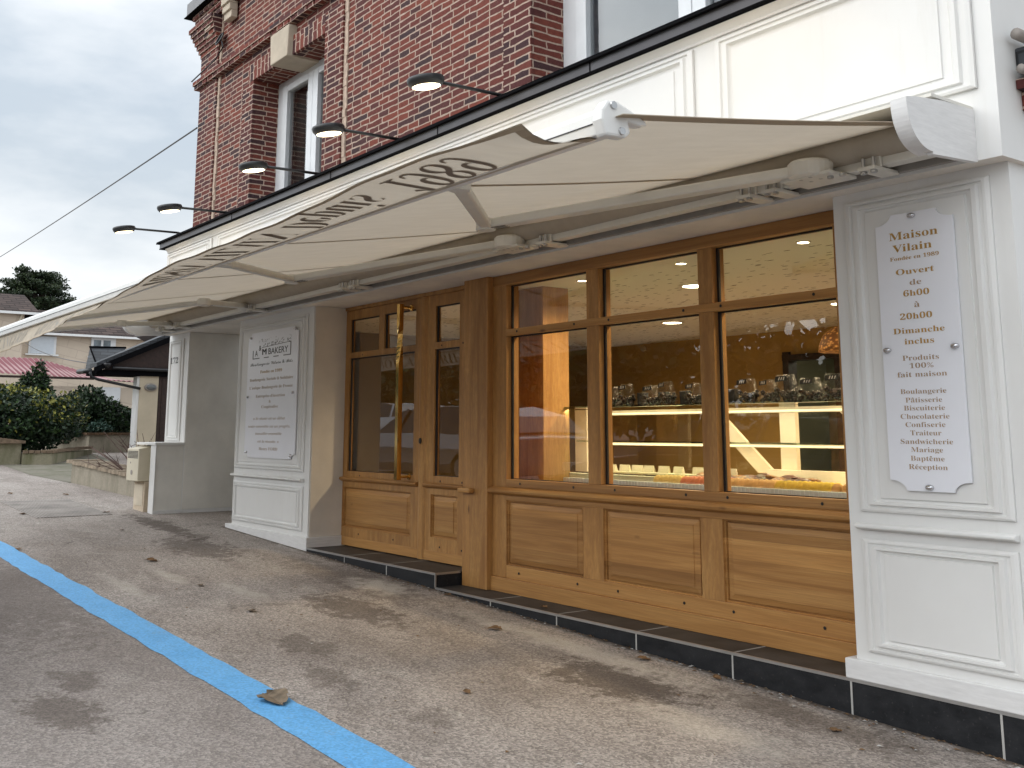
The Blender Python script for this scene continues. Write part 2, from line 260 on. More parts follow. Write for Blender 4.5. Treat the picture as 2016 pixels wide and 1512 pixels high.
# ------------------------------------------------------------------ object helpers
def obj(name, bm, mat, parent=None, smooth=False, bevel=0.0, recalc=True):
    me = bpy.data.meshes.new(name)
    if recalc: bmesh.ops.recalc_face_normals(bm, faces=bm.faces[:])
    bm.to_mesh(me); bm.free()
    o = bpy.data.objects.new(name, me); COL.objects.link(o)
    for m in (mat if isinstance(mat, (list, tuple)) else [mat]): me.materials.append(MAT[m] if isinstance(m, str) else m)
    if smooth:
        for p in me.polygons: p.use_smooth = True
    if bevel:
        b = o.modifiers.new('bevel', 'BEVEL'); b.width = bevel; b.segments = 2; b.limit_method = 'ANGLE'; b.angle_limit = R(50)
    if parent: attach(o, parent)
    return o
def attach(o, p):
    """vertices stay in world coordinates: cancel the top-level Empty's offset"""
    o.parent = p
    if p.parent is None and Vector(p.location).length > 1e-9: o.matrix_parent_inverse = Matrix.Translation(-Vector(p.location))
def local(o):
    """this part is modelled round its thing's own origin"""
    o.matrix_parent_inverse = Matrix(); return o
def copy_tree(o, parent=None):
    c = o.copy(); COL.objects.link(c)
    if parent: c.parent = parent
    for ch in list(o.children): copy_tree(ch, c)
    return c
def thing(name, loc, label, cat, group=None):
    o = bpy.data.objects.new(name, None); COL.objects.link(o); o.location = loc; o.empty_display_size = .1
    return tag(o, label, cat, group)
def tag(o, label, cat, group=None, kind=None):
    o['label'] = label; o['category'] = cat
    if group: o['group'] = group
    if kind: o['kind'] = kind
    return o
def struct(o): o['kind'] = 'structure'; return o
def B(): return bmesh.new()
def box(bm, x0, x1, y0, y1, z0, z1):
    v = [bm.verts.new(p) for p in ((x0,y0,z0),(x1,y0,z0),(x1,y1,z0),(x0,y1,z0),(x0,y0,z1),(x1,y0,z1),(x1,y1,z1),(x0,y1,z1))]
    for f in ((0,1,5,4),(1,2,6,5),(2,3,7,6),(3,0,4,7),(4,5,6,7),(3,2,1,0)): bm.faces.new([v[i] for i in f])
    return bm
def prism(bm, pts, axis, a, b):
    """closed outline pts (2D) extruded from a to b along axis; the 2D axes are the other two in xyz order"""
    def P(p, t): return {'x': (t, p[0], p[1]), 'y': (p[0], t, p[1]), 'z': (p[0], p[1], t)}[axis]
    A = [bm.verts.new(P(p, a)) for p in pts]; C = [bm.verts.new(P(p, b)) for p in pts]; n = len(pts)
    bm.faces.new(A); bm.faces.new(C[::-1])
    for i in range(n): bm.faces.new((A[i], A[(i+1) % n], C[(i+1) % n], C[i]))
    return bm
def tube(bm, pts, rad, seg=8, caps=True, squash=(1, 1)):
    pts = [Vector(p) for p in pts]; rs = rad if hasattr(rad, '__len__') else [rad]*len(pts); rings = []; up = None
    for i, p in enumerate(pts):
        d = (pts[min(i+1, len(pts)-1)]-pts[max(i-1, 0)]).normalized()
        if up is None: up = Vector((0, 0, 1)) if abs(d.z) < .9 else Vector((0, 1, 0))
        a = d.cross(up).normalized(); b = a.cross(d).normalized(); up = b
        rings.append([bm.verts.new(p+(a*math.cos(6.28318*k/seg)*squash[0]+b*math.sin(6.28318*k/seg)*squash[1])*rs[i]) for k in range(seg)])
    for r0, r1 in zip(rings, rings[1:]):
        for k in range(seg): bm.faces.new((r0[k], r0[(k+1) % seg], r1[(k+1) % seg], r1[k]))
    if caps: bm.faces.new(rings[0][::-1]); bm.faces.new(rings[-1])
    return bm
def beam(bm, a, b, w, h):
    a, b = Vector(a), Vector(b); d = (b-a).normalized(); s = d.cross(Vector((0, 0, 1))).normalized()*w/2; u = s.cross(d).normalized()*h/2
    A = [bm.verts.new(a+x*s+y*u) for x, y in ((-1,-1),(1,-1),(1,1),(-1,1))]; C = [bm.verts.new(b+x*s+y*u) for x, y in ((-1,-1),(1,-1),(1,1),(-1,1))]
    bm.faces.new(A[::-1]); bm.faces.new(C)
    for i in range(4): bm.faces.new((A[i], A[(i+1) % 4], C[(i+1) % 4], C[i]))
    return bm
def lathe(bm, prof, c, seg=20, sx=1.0, sy=1.0, M=None):
    rings = []
    for r, z in prof:
        ring = []
        for k in range(seg):
            p = Vector((r*math.cos(6.28318*k/seg)*sx, r*math.sin(6.28318*k/seg)*sy, z))
            ring.append(bm.verts.new((M @ p if M else p)+Vector(c)))
        rings.append(ring)
    for a, b in zip(rings, rings[1:]):
        for k in range(seg): bm.faces.new((a[k], a[(k+1) % seg], b[(k+1) % seg], b[k]))
    bm.faces.new(rings[0][::-1]); bm.faces.new(rings[-1]); return bm
def panel(bm, x0, x1, z0, z1, y, prof, kx=1.78, fill=True, back=0.0):
    """mitred rectangular moulding on a wall facing -y; prof = (inset, proud); the last ring is closed by a flat field"""
    rings = []
    for ins, pr in prof:
        rings.append([bm.verts.new(p) for p in ((x0+ins*kx, y-pr, z0+ins), (x1-ins*kx, y-pr, z0+ins), (x1-ins*kx, y-pr, z1-ins), (x0+ins*kx, y-pr, z1-ins))])
    for a, b in zip(rings, rings[1:]):
        for k in range(4): bm.faces.new((a[k], a[(k+1) % 4], b[(k+1) % 4], b[k]))
    if fill: bm.faces.new(rings[-1])
    return bm
def quad(bm, *ps):
    return bm.faces.new([bm.verts.new(p) for p in ps])

# lettering ---------------------------------------------------------
def _m(s, base, dig=False):
    o = ''
    for ch in s:
        if 'A' <= ch <= 'Z': o += chr(base+ord(ch)-65)
        elif 'a' <= ch <= 'z': o += chr(0x210E) if base == 0x1D434 and ch == 'h' else chr(base+26+ord(ch)-97)
        elif '0' <= ch <= '9' and dig: o += chr(0x1D7CE+ord(ch)-48)
        else: o += ch
    return o
ACC = {'é': ('e', 'a'), 'è': ('e', 'g'), 'ê': ('e', 'c'), 'à': ('a', 'g'), 'â': ('a', 'c')}
STY = {'B': (0x1D400, True, 0.0, 0), 'R': (0x1D400, True, -.0065, 0), 'I': (0x1D434, True, 0.004, 0), 'S': (0x1D4D0, False, .003, 0), 'P': (None, False, 0.0, 0), 'H': (None, False, .010, 0), 'T': (0x1D400, True, -.015, 0)}
_cache = {}
def glyphs(s, sty):
    if (s, sty) in _cache: return _cache[(s, sty)]
    base, dig, off, sh = STY[sty]
    c = bpy.data.curves.new('text', 'FONT'); c.body = _m(s, base, dig) if base else s; c.size = 1; c.offset = off; c.resolution_u = 3
    o = bpy.data.objects.new('text', c); COL.objects.link(o); dg = bpy.context.evaluated_depsgraph_get(); dg.update()
    me = bpy.data.meshes.new_from_object(o.evaluated_get(dg))
    r = ([v.co.copy() for v in me.vertices], [tuple(p.vertices) for p in me.polygons])
    bpy.data.objects.remove(o); bpy.data.curves.remove(c); bpy.data.meshes.remove(me); _cache[(s, sty)] = r; return r
def text(s, sty):
    """vertices (x, y) in units where a capital is 1 high, faces"""
    plain_s = ''.join(ACC[ch][0] if ch in ACC else ch for ch in s)
    V, F = glyphs(plain_s, sty); H = max(v.y for v in glyphs('H', 'P' if sty in 'PH' else sty)[0])
    V = [(v.x/H, v.y/H) for v in V]; F = list(F)
    for i, ch in enumerate(s):
        if ch in ACC:
            x1 = max(v.x for v in glyphs(plain_s[:i+1], sty)[0])/H; xa = max([v.x for v in glyphs(plain_s[:i].rstrip(), sty)[0]] or [0])/H if i else 0
            w = x1-(min(v.x for v in glyphs(ACC[ch][0], sty)[0]) and 0)/H
            wd = (max(v.x for v in glyphs(ACC[ch][0], sty)[0])-min(v.x for v in glyphs(ACC[ch][0], sty)[0]))/H; cx = x1-wd/2
            y0, y1, tk = .76, 1.0, .075
            segs = {'a': [((cx-.06, y0), (cx+.12, y1))], 'g': [((cx+.06, y0), (cx-.12, y1))], 'c': [((cx-.15, y0), (cx, y1)), ((cx, y1), (cx+.15, y0))]}[ACC[ch][1]]
            for (ax, ay), (bx, by) in segs:
                k = len(V); V += [(ax-tk, ay), (ax+tk, ay), (bx+tk, by), (bx-tk, by)]; F.append((k, k+1, k+2, k+3))
    return V, F
def put_text(bm, s, sty, cx, z, width, cap, y):
    V, F = text(s, sty); x0 = min(v[0] for v in V); x1 = max(v[0] for v in V); k = width/(x1-x0)
    vs = [bm.verts.new((cx-width/2+(v[0]-x0)*k, y, z+v[1]*cap)) for v in V]
    for f in F:
        try: bm.faces.new([vs[i] for i in f])
        except ValueError: pass

# ================================================================== GROUND
GX, G0 = -.0401, -.187
def gz(x):
    x = max(-30, min(6, x)); return G0+GX*x
def ground():
    bm = B(); xs = [-900, -200, -80, -45, -30]+[-30+1.5*i for i in range(1, 25)]+[40, 200, 900]; ys = [-900, -200, -60, -30, -14, -8.5, -6, -4, -2, 0, 2, 5, 15, 60, 200, 900]
    V = [[bm.verts.new((x, y, gz(x))) for y in ys] for x in xs]
    for i in range(len(xs)-1):
        for j in range(len(ys)-1): bm.faces.new((V[i][j], V[i+1][j], V[i+1][j+1], V[i][j+1]))
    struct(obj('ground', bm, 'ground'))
    def strip(name, mat, pts, dz):
        bm = B()
        # cut in x so that the sheet follows the slope
        quads = []
        for (xa, ya0, ya1), (xb, yb0, yb1) in zip(pts, pts[1:]):
            n = max(1, int(abs(xb-xa)/1.5))
            for k in range(n):
                t0, t1 = k/n, (k+1)/n; f = lambda t: (xa+(xb-xa)*t, ya0+(yb0-ya0)*t, ya1+(yb1-ya1)*t)
                a, b = f(t0), f(t1); quad(bm, (a[0], a[1], gz(a[0])+dz), (b[0], b[1], gz(b[0])+dz), (b[0], b[2], gz(b[0])+dz), (a[0], a[2], gz(a[0])+dz))
        bmesh.ops.remove_doubles(bm, verts=bm.verts[:], dist=1e-4)
        return obj(name, bm, mat)
    rnd = random.Random(3); pts = []
    for i in range(90):
        x = -17+i*.18; yu = -2.656+(x+13.04)*.0158; pts.append((x, yu-.262+rnd.uniform(-.012, .012)+.04*(x+11.7)/7.2*-0.25, yu+rnd.uniform(-.012, .012)))
    struct(strip('parking_line', 'blue', pts, .004))
    struct(strip('road', 'asphalt', [(-300, -22, -9.5), (-30, -22, -9.5), (6, -22, -9.5), (300, -22, -9.5)], .004))
    struct(strip('road_marking', 'roadpaint', [(-120, -10.4, -10.1), (-30, -10.4, -10.1), (6, -10.4, -10.1), (100, -10.4, -10.1)], .009))
    struct(strip('road_marking', 'roadpaint', [(-120, -15.9, -15.6), (-30, -15.9, -15.6), (6, -15.9, -15.6), (100, -15.9, -15.6)], .009))
    bm = B(); n = [(-25, -.3), (-22.2, -.36), (-20.2, -.13), (-20.2, 1.6), (-28.6, 2.57), (-24.88, .68)]
    bm.faces.new([bm.verts.new((x, y, gz(x)+.004)) for x, y in n]); struct(obj('driveway', bm, 'drive'))
ground()

# ================================================================== THE BAKERY
bk = thing('bakery_building', (-9, .5, 0), 'red brick bakery with a white panelled shopfront, oak door and oak window', 'building')
def part(name, bm, mat, parent=None, **k): return obj(name, bm, mat, parent or bk, **k)

# --- brick storey
YB, YS = .24, .20
def upper_wall():
    bm = B()
    for x0, x1, z0, z1 in ((-15.46, -13.33, 4.3, 8.16), (-13.33, -11.15, 6.4, 8.16), (-11.15, -7.025, 4.3, 8.16), (-7.025, -3.3, 6.4, 8.16), (-3.3, -2.66, 4.3, 8.16)): box(bm, x0, x1, YB, 1.0, z0, z1)
    box(bm, -15.46, -15.1, 1.0, 8, 4.3, 8.16)
    bmesh.ops.remove_doubles(bm, verts=bm.verts[:], dist=1e-5)
    w = part('brick_wall', bm, 'brick')
    bm = B()
    box(bm, -15.46, -14.755, YS, YB, 4.3, 8.1); s = part('corner_pier', bm, 'brickdark', w)
    bm = B(); box(bm, -13.70, -13.33, YS, YB, 4.3, 6.4); part('window_surround', bm, 'brickdark', w)
    bm = B(); box(bm, -11.15, -10.68, YS, YB, 4.3, 6.66); part('window_surround', bm, 'brickdark', w)
    bm = B(); box(bm, -7.44, -7.025, YS, YB, 4.3, 6.4); part('window_surround', bm, 'brickdark', w)
    bm = B()
    rnd = random.Random(5)
    for x in (-14.755, -10.68):
        z = 4.3; top = 8.0 if x < -12 else 6.85
        while z < top:                                     # ragged pale mortar joint beside the pier
            h = rnd.uniform(.06, .14); box(bm, x, x+rnd.uniform(.06, .10), .222+rnd.uniform(-.006, .006), YB, z, min(z+h, top)); z += h
    part('mortar_seam', bm, 'mortar', w)
    bm = B()
    for x0, x1 in ((-13.50, -12.60), (-12.08, -11.15)):   # flat arch of bricks on end, slightly leaning
        prism(bm, [(x0, 6.4), (x1, 6.4), (x1+(.0 if x1 < -12 else 0), 6.66), (x0, 6.66)], 'y', YS-.004, YB)
    part('flat_arch', bm, 'soldier', w)
    bm = B(); prism(bm, [(-12.60, 6.375), (-12.08, 6.375), (-12.05, 6.80), (-12.63, 6.80)], 'y', .12, .60); part('keystone', bm, 'stone', w, bevel=.012)
    # projecting string course, a brick band with a toothed lower row
    bm = B(); box(bm, -15.60, -2.68, .13, YB, 6.90, 6.965)
    x = -15.58
    while x < -2.9:
        wd = rnd.choice((.19, .19, .36)); box(bm, x, x+wd-.02, .15+rnd.uniform(-.008, .008), YB, 6.835, 6.90); x += wd
    part('string_course', bm, 'brick', w)
    # corbelled cornice above the pier and along the eaves
    bm = B()
    for k in range(7):
        z = 7.33+k*.0712; p = .012+.024*k; box(bm, -15.46-p*1.3, -14.70, YS-p, YB, z, z+.0712)
    for k in range(3): box(bm, -15.56-.045*k, -2.68, .15-.03*k, YB, 7.84+k*.075, 7.915+k*.075)
    part('cornice', bm, 'brick', w)
    bm = B()
    for (x, z) in ((-15.10, 7.75), (-14.35, 7.80), (-13.3, 7.85)):
        for k in range(3): box(bm, x+rnd.uniform(-.03, .03), x+.26, .06+.03*k, YS+.02, z-.11*k, z+.11-.11*k)
    part('cornice_bracket', bm, 'stone', w, bevel=.01)
    bm = B(); box(bm, -15.76, -2.55, .03, 1.2, 8.075, 8.30); prism(bm, [(.03, 8.30), (1.2, 8.30), (1.2, 8.6)], 'x', -15.76, -2.55); r = part('roof_edge', bm, plain('pale zinc edge', (.17, .17, .18), .5, .2))
    bm = B(); box(bm, -15.80, -2.5, .0, 1.2, 8.062, 8.074); part('drip_board', bm, 'black', r)
    bm = B(); lathe(bm, [(.10, -.012), (.118, 0), (.10, .012), (.085, 0), (.10, -.012)], (-14.59, .15, 7.39), 20, M=Matrix.Rotation(R(68), 4, 'X')); part('cable_coil', bm, 'blackpipe', w, smooth=True)
    bm = B(); tube(bm, [(-15.62, .12, 6.99), (-15.1, .11, 7.02), (-14.6, .11, 7.06), (-14.4, .14, 7.2), (-14.5, .15, 7.33)], .011, 6); part('wall_cable', bm, 'blackpipe', w)
upper_wall()
def upper_window(x0, x1, y, z0, z1, mull, curtain, dark):
    bm = B()
    for a, b, c, d in ((x0, x0+.20, z0, z1), (x1-.20, x1, z0, z1), (x0+.20, x1-.20, z1-.10, z1), (x0+.2, x1-.2, z0, z0+.08)): box(bm, a, b, y, y+.1, c, d)
    w = part('window', bm, 'pvc', bevel=.006)
    for a, b in ((x0+.20, mull), (mull, x1-.20)):
        bm = B(); t = .15
        for p, q, c, d in ((a, a+t, z0+.08, z1-.1), (b-t, b, z0+.08, z1-.1), (a+t, b-t, z1-.19, z1-.1), (a+t, b-t, z0+.08, z0+.16)): box(bm, p+.004, q-.004, y-.025, y+.07, c+.002, d-.002)
        part('sash', bm, 'pvc', w, bevel=.006)
        bm = B(); quad(bm, (a+t, y+.03, z0+.16), (b-t, y+.03, z0+.16), (b-t, y+.03, z1-.19), (a+t, y+.03, z1-.19)); part('glass_pane', bm, 'glass', w, recalc=False)
    bm = B(); box(bm, x0+.2, x1-.2, y+.14, y+.16, z0, z1); part('curtain' if curtain else 'dark_room_plane', bm, m_plaster('net curtain', (.42, .46, .52), 3, .04) if curtain else dark, w)  # without a curtain, a dark plane stands in for the unlit room
upper_window(-13.33, -11.15, .58, 4.3, 6.4, -12.19, False, 'darkin')
upper_window(-7.025, -3.3, .58, 4.3, 6.4, -5.40, True, None)

# --- white fascia, zinc flashing, soffit
def fascia():
    bm = B(); box(bm, -15.6, -2.66, -.10, .95, 2.965, 4.276); f = part('fascia_board', bm, ['white', 'soffit'])
    for p in f.data.polygons:
        if p.normal.z < -.5: p.material_index = 1
    PF = [(0, 0), (0, .020), (.014, .026), (.024, .026), (.028, .012), (.040, .012), (.046, .030), (.062, .030), (.068, .014), (.074, .006), (.104, .004), (.106, .014)]
    for x0, x1 in ((-15.58, -13.79), (-13.59, -4.786), (-4.578, -2.763)):
        bm = B(); panel(bm, x0, x1, 3.36, 4.185, -.102, PF); part('panel_moulding', bm, 'white', f)
    bm = B(); box(bm, -15.6, -2.66, -.118, -.10, 4.205, 4.276); prism(bm, [(-.118, 4.225), (-.118, 4.276), (-.16, 4.276)], 'x', -15.6, -2.66); part('cove', bm, 'white', f)
    bm = B(); box(bm, -15.72, -2.6, -.20, .24, 4.278, 4.362); xx = -14.7
    z = part('roof_flashing', bm, 'zinc')
    bm = B()
    for x in (-12.9, -10.1, -7.94, -5.78, -3.7): box(bm, x, x+.012, -.2035, -.20, 4.278, 4.362)
    part('flashing_joint', bm, 'black', z)
    bm = B(); box(bm, -15.72, -2.6, -.206, -.20, 4.272, 4.284); box(bm, -15.72, -2.6, -.20, -.101, 4.272, 4.2775); part('drip_edge', bm, 'black', z)
    bm = B(); prism(bm, [(-.235, 4.362), (-.225, 4.395), (-.19, 4.412), (.24, 4.48), (.24, 4.362)], 'x', -15.80, -2.5); part('roof_sheet', bm, 'black', z)
fascia()
def pilaster(x0, x1, yf, yb, zb, base, mx, sign):
    """panelled pilaster: upper moulded panel, dado rail, lower moulded panel, base block"""
    bm = B(); box(bm, x0, x1, yf, yb, -.3, 2.965); p = part('pilaster', bm, 'white')
    PF = [(0, 0), (0, .012), (.012, .018), (.022, .018), (.026, .008), (.036, .008), (.041, .026), (.056, .026), (.061, .010), (.078, .004), (.080, .016), (.082, .016)]
    a, b = mx
    for z0, z1 in base['panels']:
        bm = B(); panel(bm, a, b, z0, z1, yf-.002, PF); part('panel_moulding', bm, 'white', p)
    if base.get('rail'):
        r = base['rail']; bm = B(); prism(bm, [(yf-.001, r-.005), (yf-.03, r), (yf-.055, r+.010), (yf-.055, r+.026), (yf-.035, r+.036), (yf-.001, r+.036)], 'x', a-.02, b+.01); part('dado_rail', bm, 'white', p, bevel=.005)
    if base.get('block'):
        c, d, e, f = base['block']; bm = B(); box(bm, c, d, yf-.035, base.get('yb', yb), e, f); part('base_block', bm, 'primer', p, bevel=.006)
    return p
pR = pilaster(-3.803, -2.70, .03, .60, 0, dict(panels=((1.095, 2.905), (.322, .942)), rail=.995, block=(-3.862, -2.64, .1605, .270), yb=.32), (-3.718, -2.806), None)
pL = pilaster(-13.0, -10.85, .03, .52, 0, dict(panels=((1.09, 2.885), (.445, .930)), rail=.985, block=(-13.14, -10.805, 0, .388), yb=.44), (-12.975, -10.985), None)
pN = pilaster(-15.70, -14.86, .03, 1.7, 0, dict(panels=((1.41, 2.89),)), (-15.66, -15.05), None)
bm = B(); box(bm, -14.86, -14.845, .031, 1.7, .2, .455); box(bm, -15.72, -14.86, 0.0, .03, .2, .455); part('skirting', bm, 'primer', pN)
bm = B(); box(bm, -14.86, -13.0, 1.7, 1.8, .2, 2.965); part('alcove_wall', bm, 'render')
bm = B(); box(bm, -14.858, -14.848, .04, 1.69, .46, 2.96); part('side_render', bm, 'render', pN)
bm = B(); box(bm, -10.849, -10.838, .045, .44, .39, 2.96); part('side_render', bm, m_plaster('warm grey render', (.66, .615, .55)), pL)
bm = B(); box(bm, -2.95, -2.70, .60, 9, -.4, 2.965); box(bm, -2.95, -2.66, .95, 9, 2.965, 8.16); w = part('side_wall', bm, 'white')
bm = B(); tube(bm, [(-2.60, .03, 3.645), (-2.60, 1.6, 3.645)], .032, 10); tube(bm, [(-2.60, .05, 3.455), (-2.60, 1.6, 3.455)], .026, 10); c = part('corbel_flashing', bm, 'grate', w, smooth=True)
bm = B(); box(bm, -2.66, -2.54, .12, 1.6, 3.49, 3.60); part('slate_band', bm, 'slate', w, bevel=.01)
bm = B(); box(bm, -2.66, -2.56, .10, 1.6, 3.36, 3.42); box(bm, -2.66, -2.58, .15, 1.6, 3.25, 3.36); part('brick_corbel', bm, 'brickdark', w, bevel=.008)

# --- steps
def steps():
    def run(x0, x1, top, joints, tj, rt_end, yb=.5):
        bm = B(); box(bm, x0, x1, .0, yb, -.35, top-.008); s = part('tiled_step', bm, 'tile')
        bm = B(); box(bm, x0+.001, x1-.001, .012, yb, top-.008, top); part('tread', bm, 'slab', s)
        bm = B(); box(bm, x0, x1+(.003 if rt_end else 0), -.004, .012, top-.014, top+.003)
        if rt_end: box(bm, x1-.009, x1+.003, .012, .27, top-.014, top+.003); box(bm, x1-.010, x1+.004, -.0045, .008, .16, top-.014)
        part('edge_trim', bm, 'alu', s)
        bm = B()
        for x in joints: box(bm, x-.006, x+.006, -.0025, .0, -.3, top-.014)
        for x in tj: box(bm, x-.006, x+.006, .012, yb, top, top+.0012)
        part('grout_line', bm, 'grout', s)
    run(-10.80, -8.19, .281, (-9.92, -9.06), (-9.89, -9.06), True)
    run(-8.19, -2.05, .159, (-7.34, -6.47, -5.59, -4.71, -3.83, -2.95), (-7.34, -6.47, -5.59, -4.71), False)
steps()

# --- oak shopfront
WPROF = [(0, 0), (.002, -.016), (.010, -.016), (.013, -.034), (.020, -.034), (.022, -.020), (.060, -.012), (.062, -.006), (.064, -.006)]
def wood_panel(bm, x0, x1, z0, z1, y): panel(bm, x0, x1, z0, z1, y, WPROF, kx=1.3)
def framed(bm, x0, x1, z0, z1, y, yb, holes):
    """flat board face at y with rectangular openings, each given a return to yb"""
    xs = sorted({x0, x1, *[h[0] for h in holes], *[h[1] for h in holes]}); zs = sorted({z0, z1, *[h[2] for h in holes], *[h[3] for h in holes]})
    inside = lambda x, z: any(h[0] < x < h[1] and h[2] < z < h[3] for h in holes)
    for i in range(len(xs)-1):
        for j in range(len(zs)-1):
            if not inside((xs[i]+xs[i+1])/2, (zs[j]+zs[j+1])/2): quad(bm, (xs[i], y, zs[j]), (xs[i+1], y, zs[j]), (xs[i+1], y, zs[j+1]), (xs[i], y, zs[j+1]))
    for a, b, c, d in list(holes)+[(x0, x1, z0, z1)]:
        for p, q in (((a, c), (b, c)), ((b, c), (b, d)), ((b, d), (a, d)), ((a, d), (a, c))): quad(bm, (p[0], y, p[1]), (q[0], y, q[1]), (q[0], yb, q[1]), (p[0], yb, p[1]))
    bmesh.ops.remove_doubles(bm, verts=bm.verts[:], dist=1e-5)
def dado(bm, x0, x1, y, z):     # rounded moulding
    prism(bm, [(y, z-.012), (y-.022, z-.006), (y-.042, z+.008), (y-.048, z+.022), (y-.040, z+.034), (y-.012, z+.040), (y, z+.040)], 'x', x0, x1)
def shop_window():
    y = .33; top = 2.963
    bm = B(); box(bm, -7.775, -7.565, y, y+.14, .284, 2.866); f = part('shop_window', bm, 'oakz', bevel=.004)
    cols = ((-7.565, -6.463), (-6.312, -5.218), (-5.080, -4.035))
    for a, b in ((-6.463, -6.312), (-5.218, -5.080), (-4.035, -3.80)):
        bm = B(); box(bm, a, b, y+.003, y+.137, 1.128, 2.398); box(bm, a, b, y+.003, y+.137, 2.459, 2.866); part('mullion', bm, 'oakz', f, bevel=.004)
    for a, b in ((-6.535, -6.29), (-5.262, -5.056)):
        bm = B(); box(bm, a, b, y+.0015, y+.1, .394, .945); part('mullion', bm, 'oakz', f, bevel=.003)
    for a, b, c in ((2.866, top, y-.002), (2.398, 2.459, y-.001), (1.062, 1.128, y-.001), (.945, 1.006, y)):
        bm = B(); box(bm, -7.565 if b < 2.9 else -7.775, -3.80, c, y+.14, a, b); part('rail', bm, 'oakx', f, bevel=.004)
    bm = B(); box(bm, -7.565, -3.80, y, y+.14, .283, .394); box(bm, -7.775, -3.80, y-.018, y+.12, .1605, .283); part('rail', bm, 'oakx', f, bevel=.004)
    bm = B(); prism(bm, [(y, .99), (y-.03, .997), (y-.055, 1.012), (y-.06, 1.030), (y-.045, 1.048), (y-.015, 1.058), (y, 1.062)], 'x', -7.86, -3.80); box(bm, -7.565, -3.80, y, y+.14, 1.006, 1.062); part('sill', bm, 'oakx', f, smooth=False, bevel=.003)
    for a, b in ((-7.605, -6.535), (-6.29, -5.262), (-5.056, -3.80)):
        bm = B(); wood_panel(bm, max(a, -7.565), b, .394, .945, y+.004); part('wood_panel', bm, 'oakx', f)
    for a, b in cols:
        for c, d in ((1.128, 2.398), (2.459, 2.866)):
            bm = B(); quad(bm, (a, y+.075, c), (b, y+.075, c), (b, y+.075, d), (a, y+.075, d)); part('glass_pane', bm, 'glass', f, recalc=False)
            bm = B(); t = .012
            for p, q, r, s in ((a, a+t*1.8, c, d), (b-t*.6, b, c, d), (a+t*1.8, b-t*.6, d-t, d), (a+t*1.8, b-t*.6, c, c+t*.5)): box(bm, p, q, y+.055, y+.072, r, s)
            part('gasket', bm, 'gasket', f)
    bm = B(); rnd = random.Random(9)
    for z, yy in ((2.43, y-.0035), (1.095, y-.0035), (.34, y-.0025)):
        for a, b in ((-7.4, -6.6), (-6.15, -5.4), (-4.95, -4.2)):
            for x in (a, b): lathe(bm, [(.011, 0), (.011, .002)], (x+rnd.uniform(-.05, .05), yy, z), 8, M=Matrix.Rotation(R(90), 4, 'X'))
    part('peg_hole', bm, 'gasket', f)
    bm = B(); box(bm, -8.165, -7.776, .27, .52, .1605, 2.964); part('door_post', bm, 'oakz', bevel=.006)
    bm = B(); box(bm, -11.06, -3.803, .48, .52, 2.90, 2.964); part('lintel', bm, 'oakx')
shop_window()
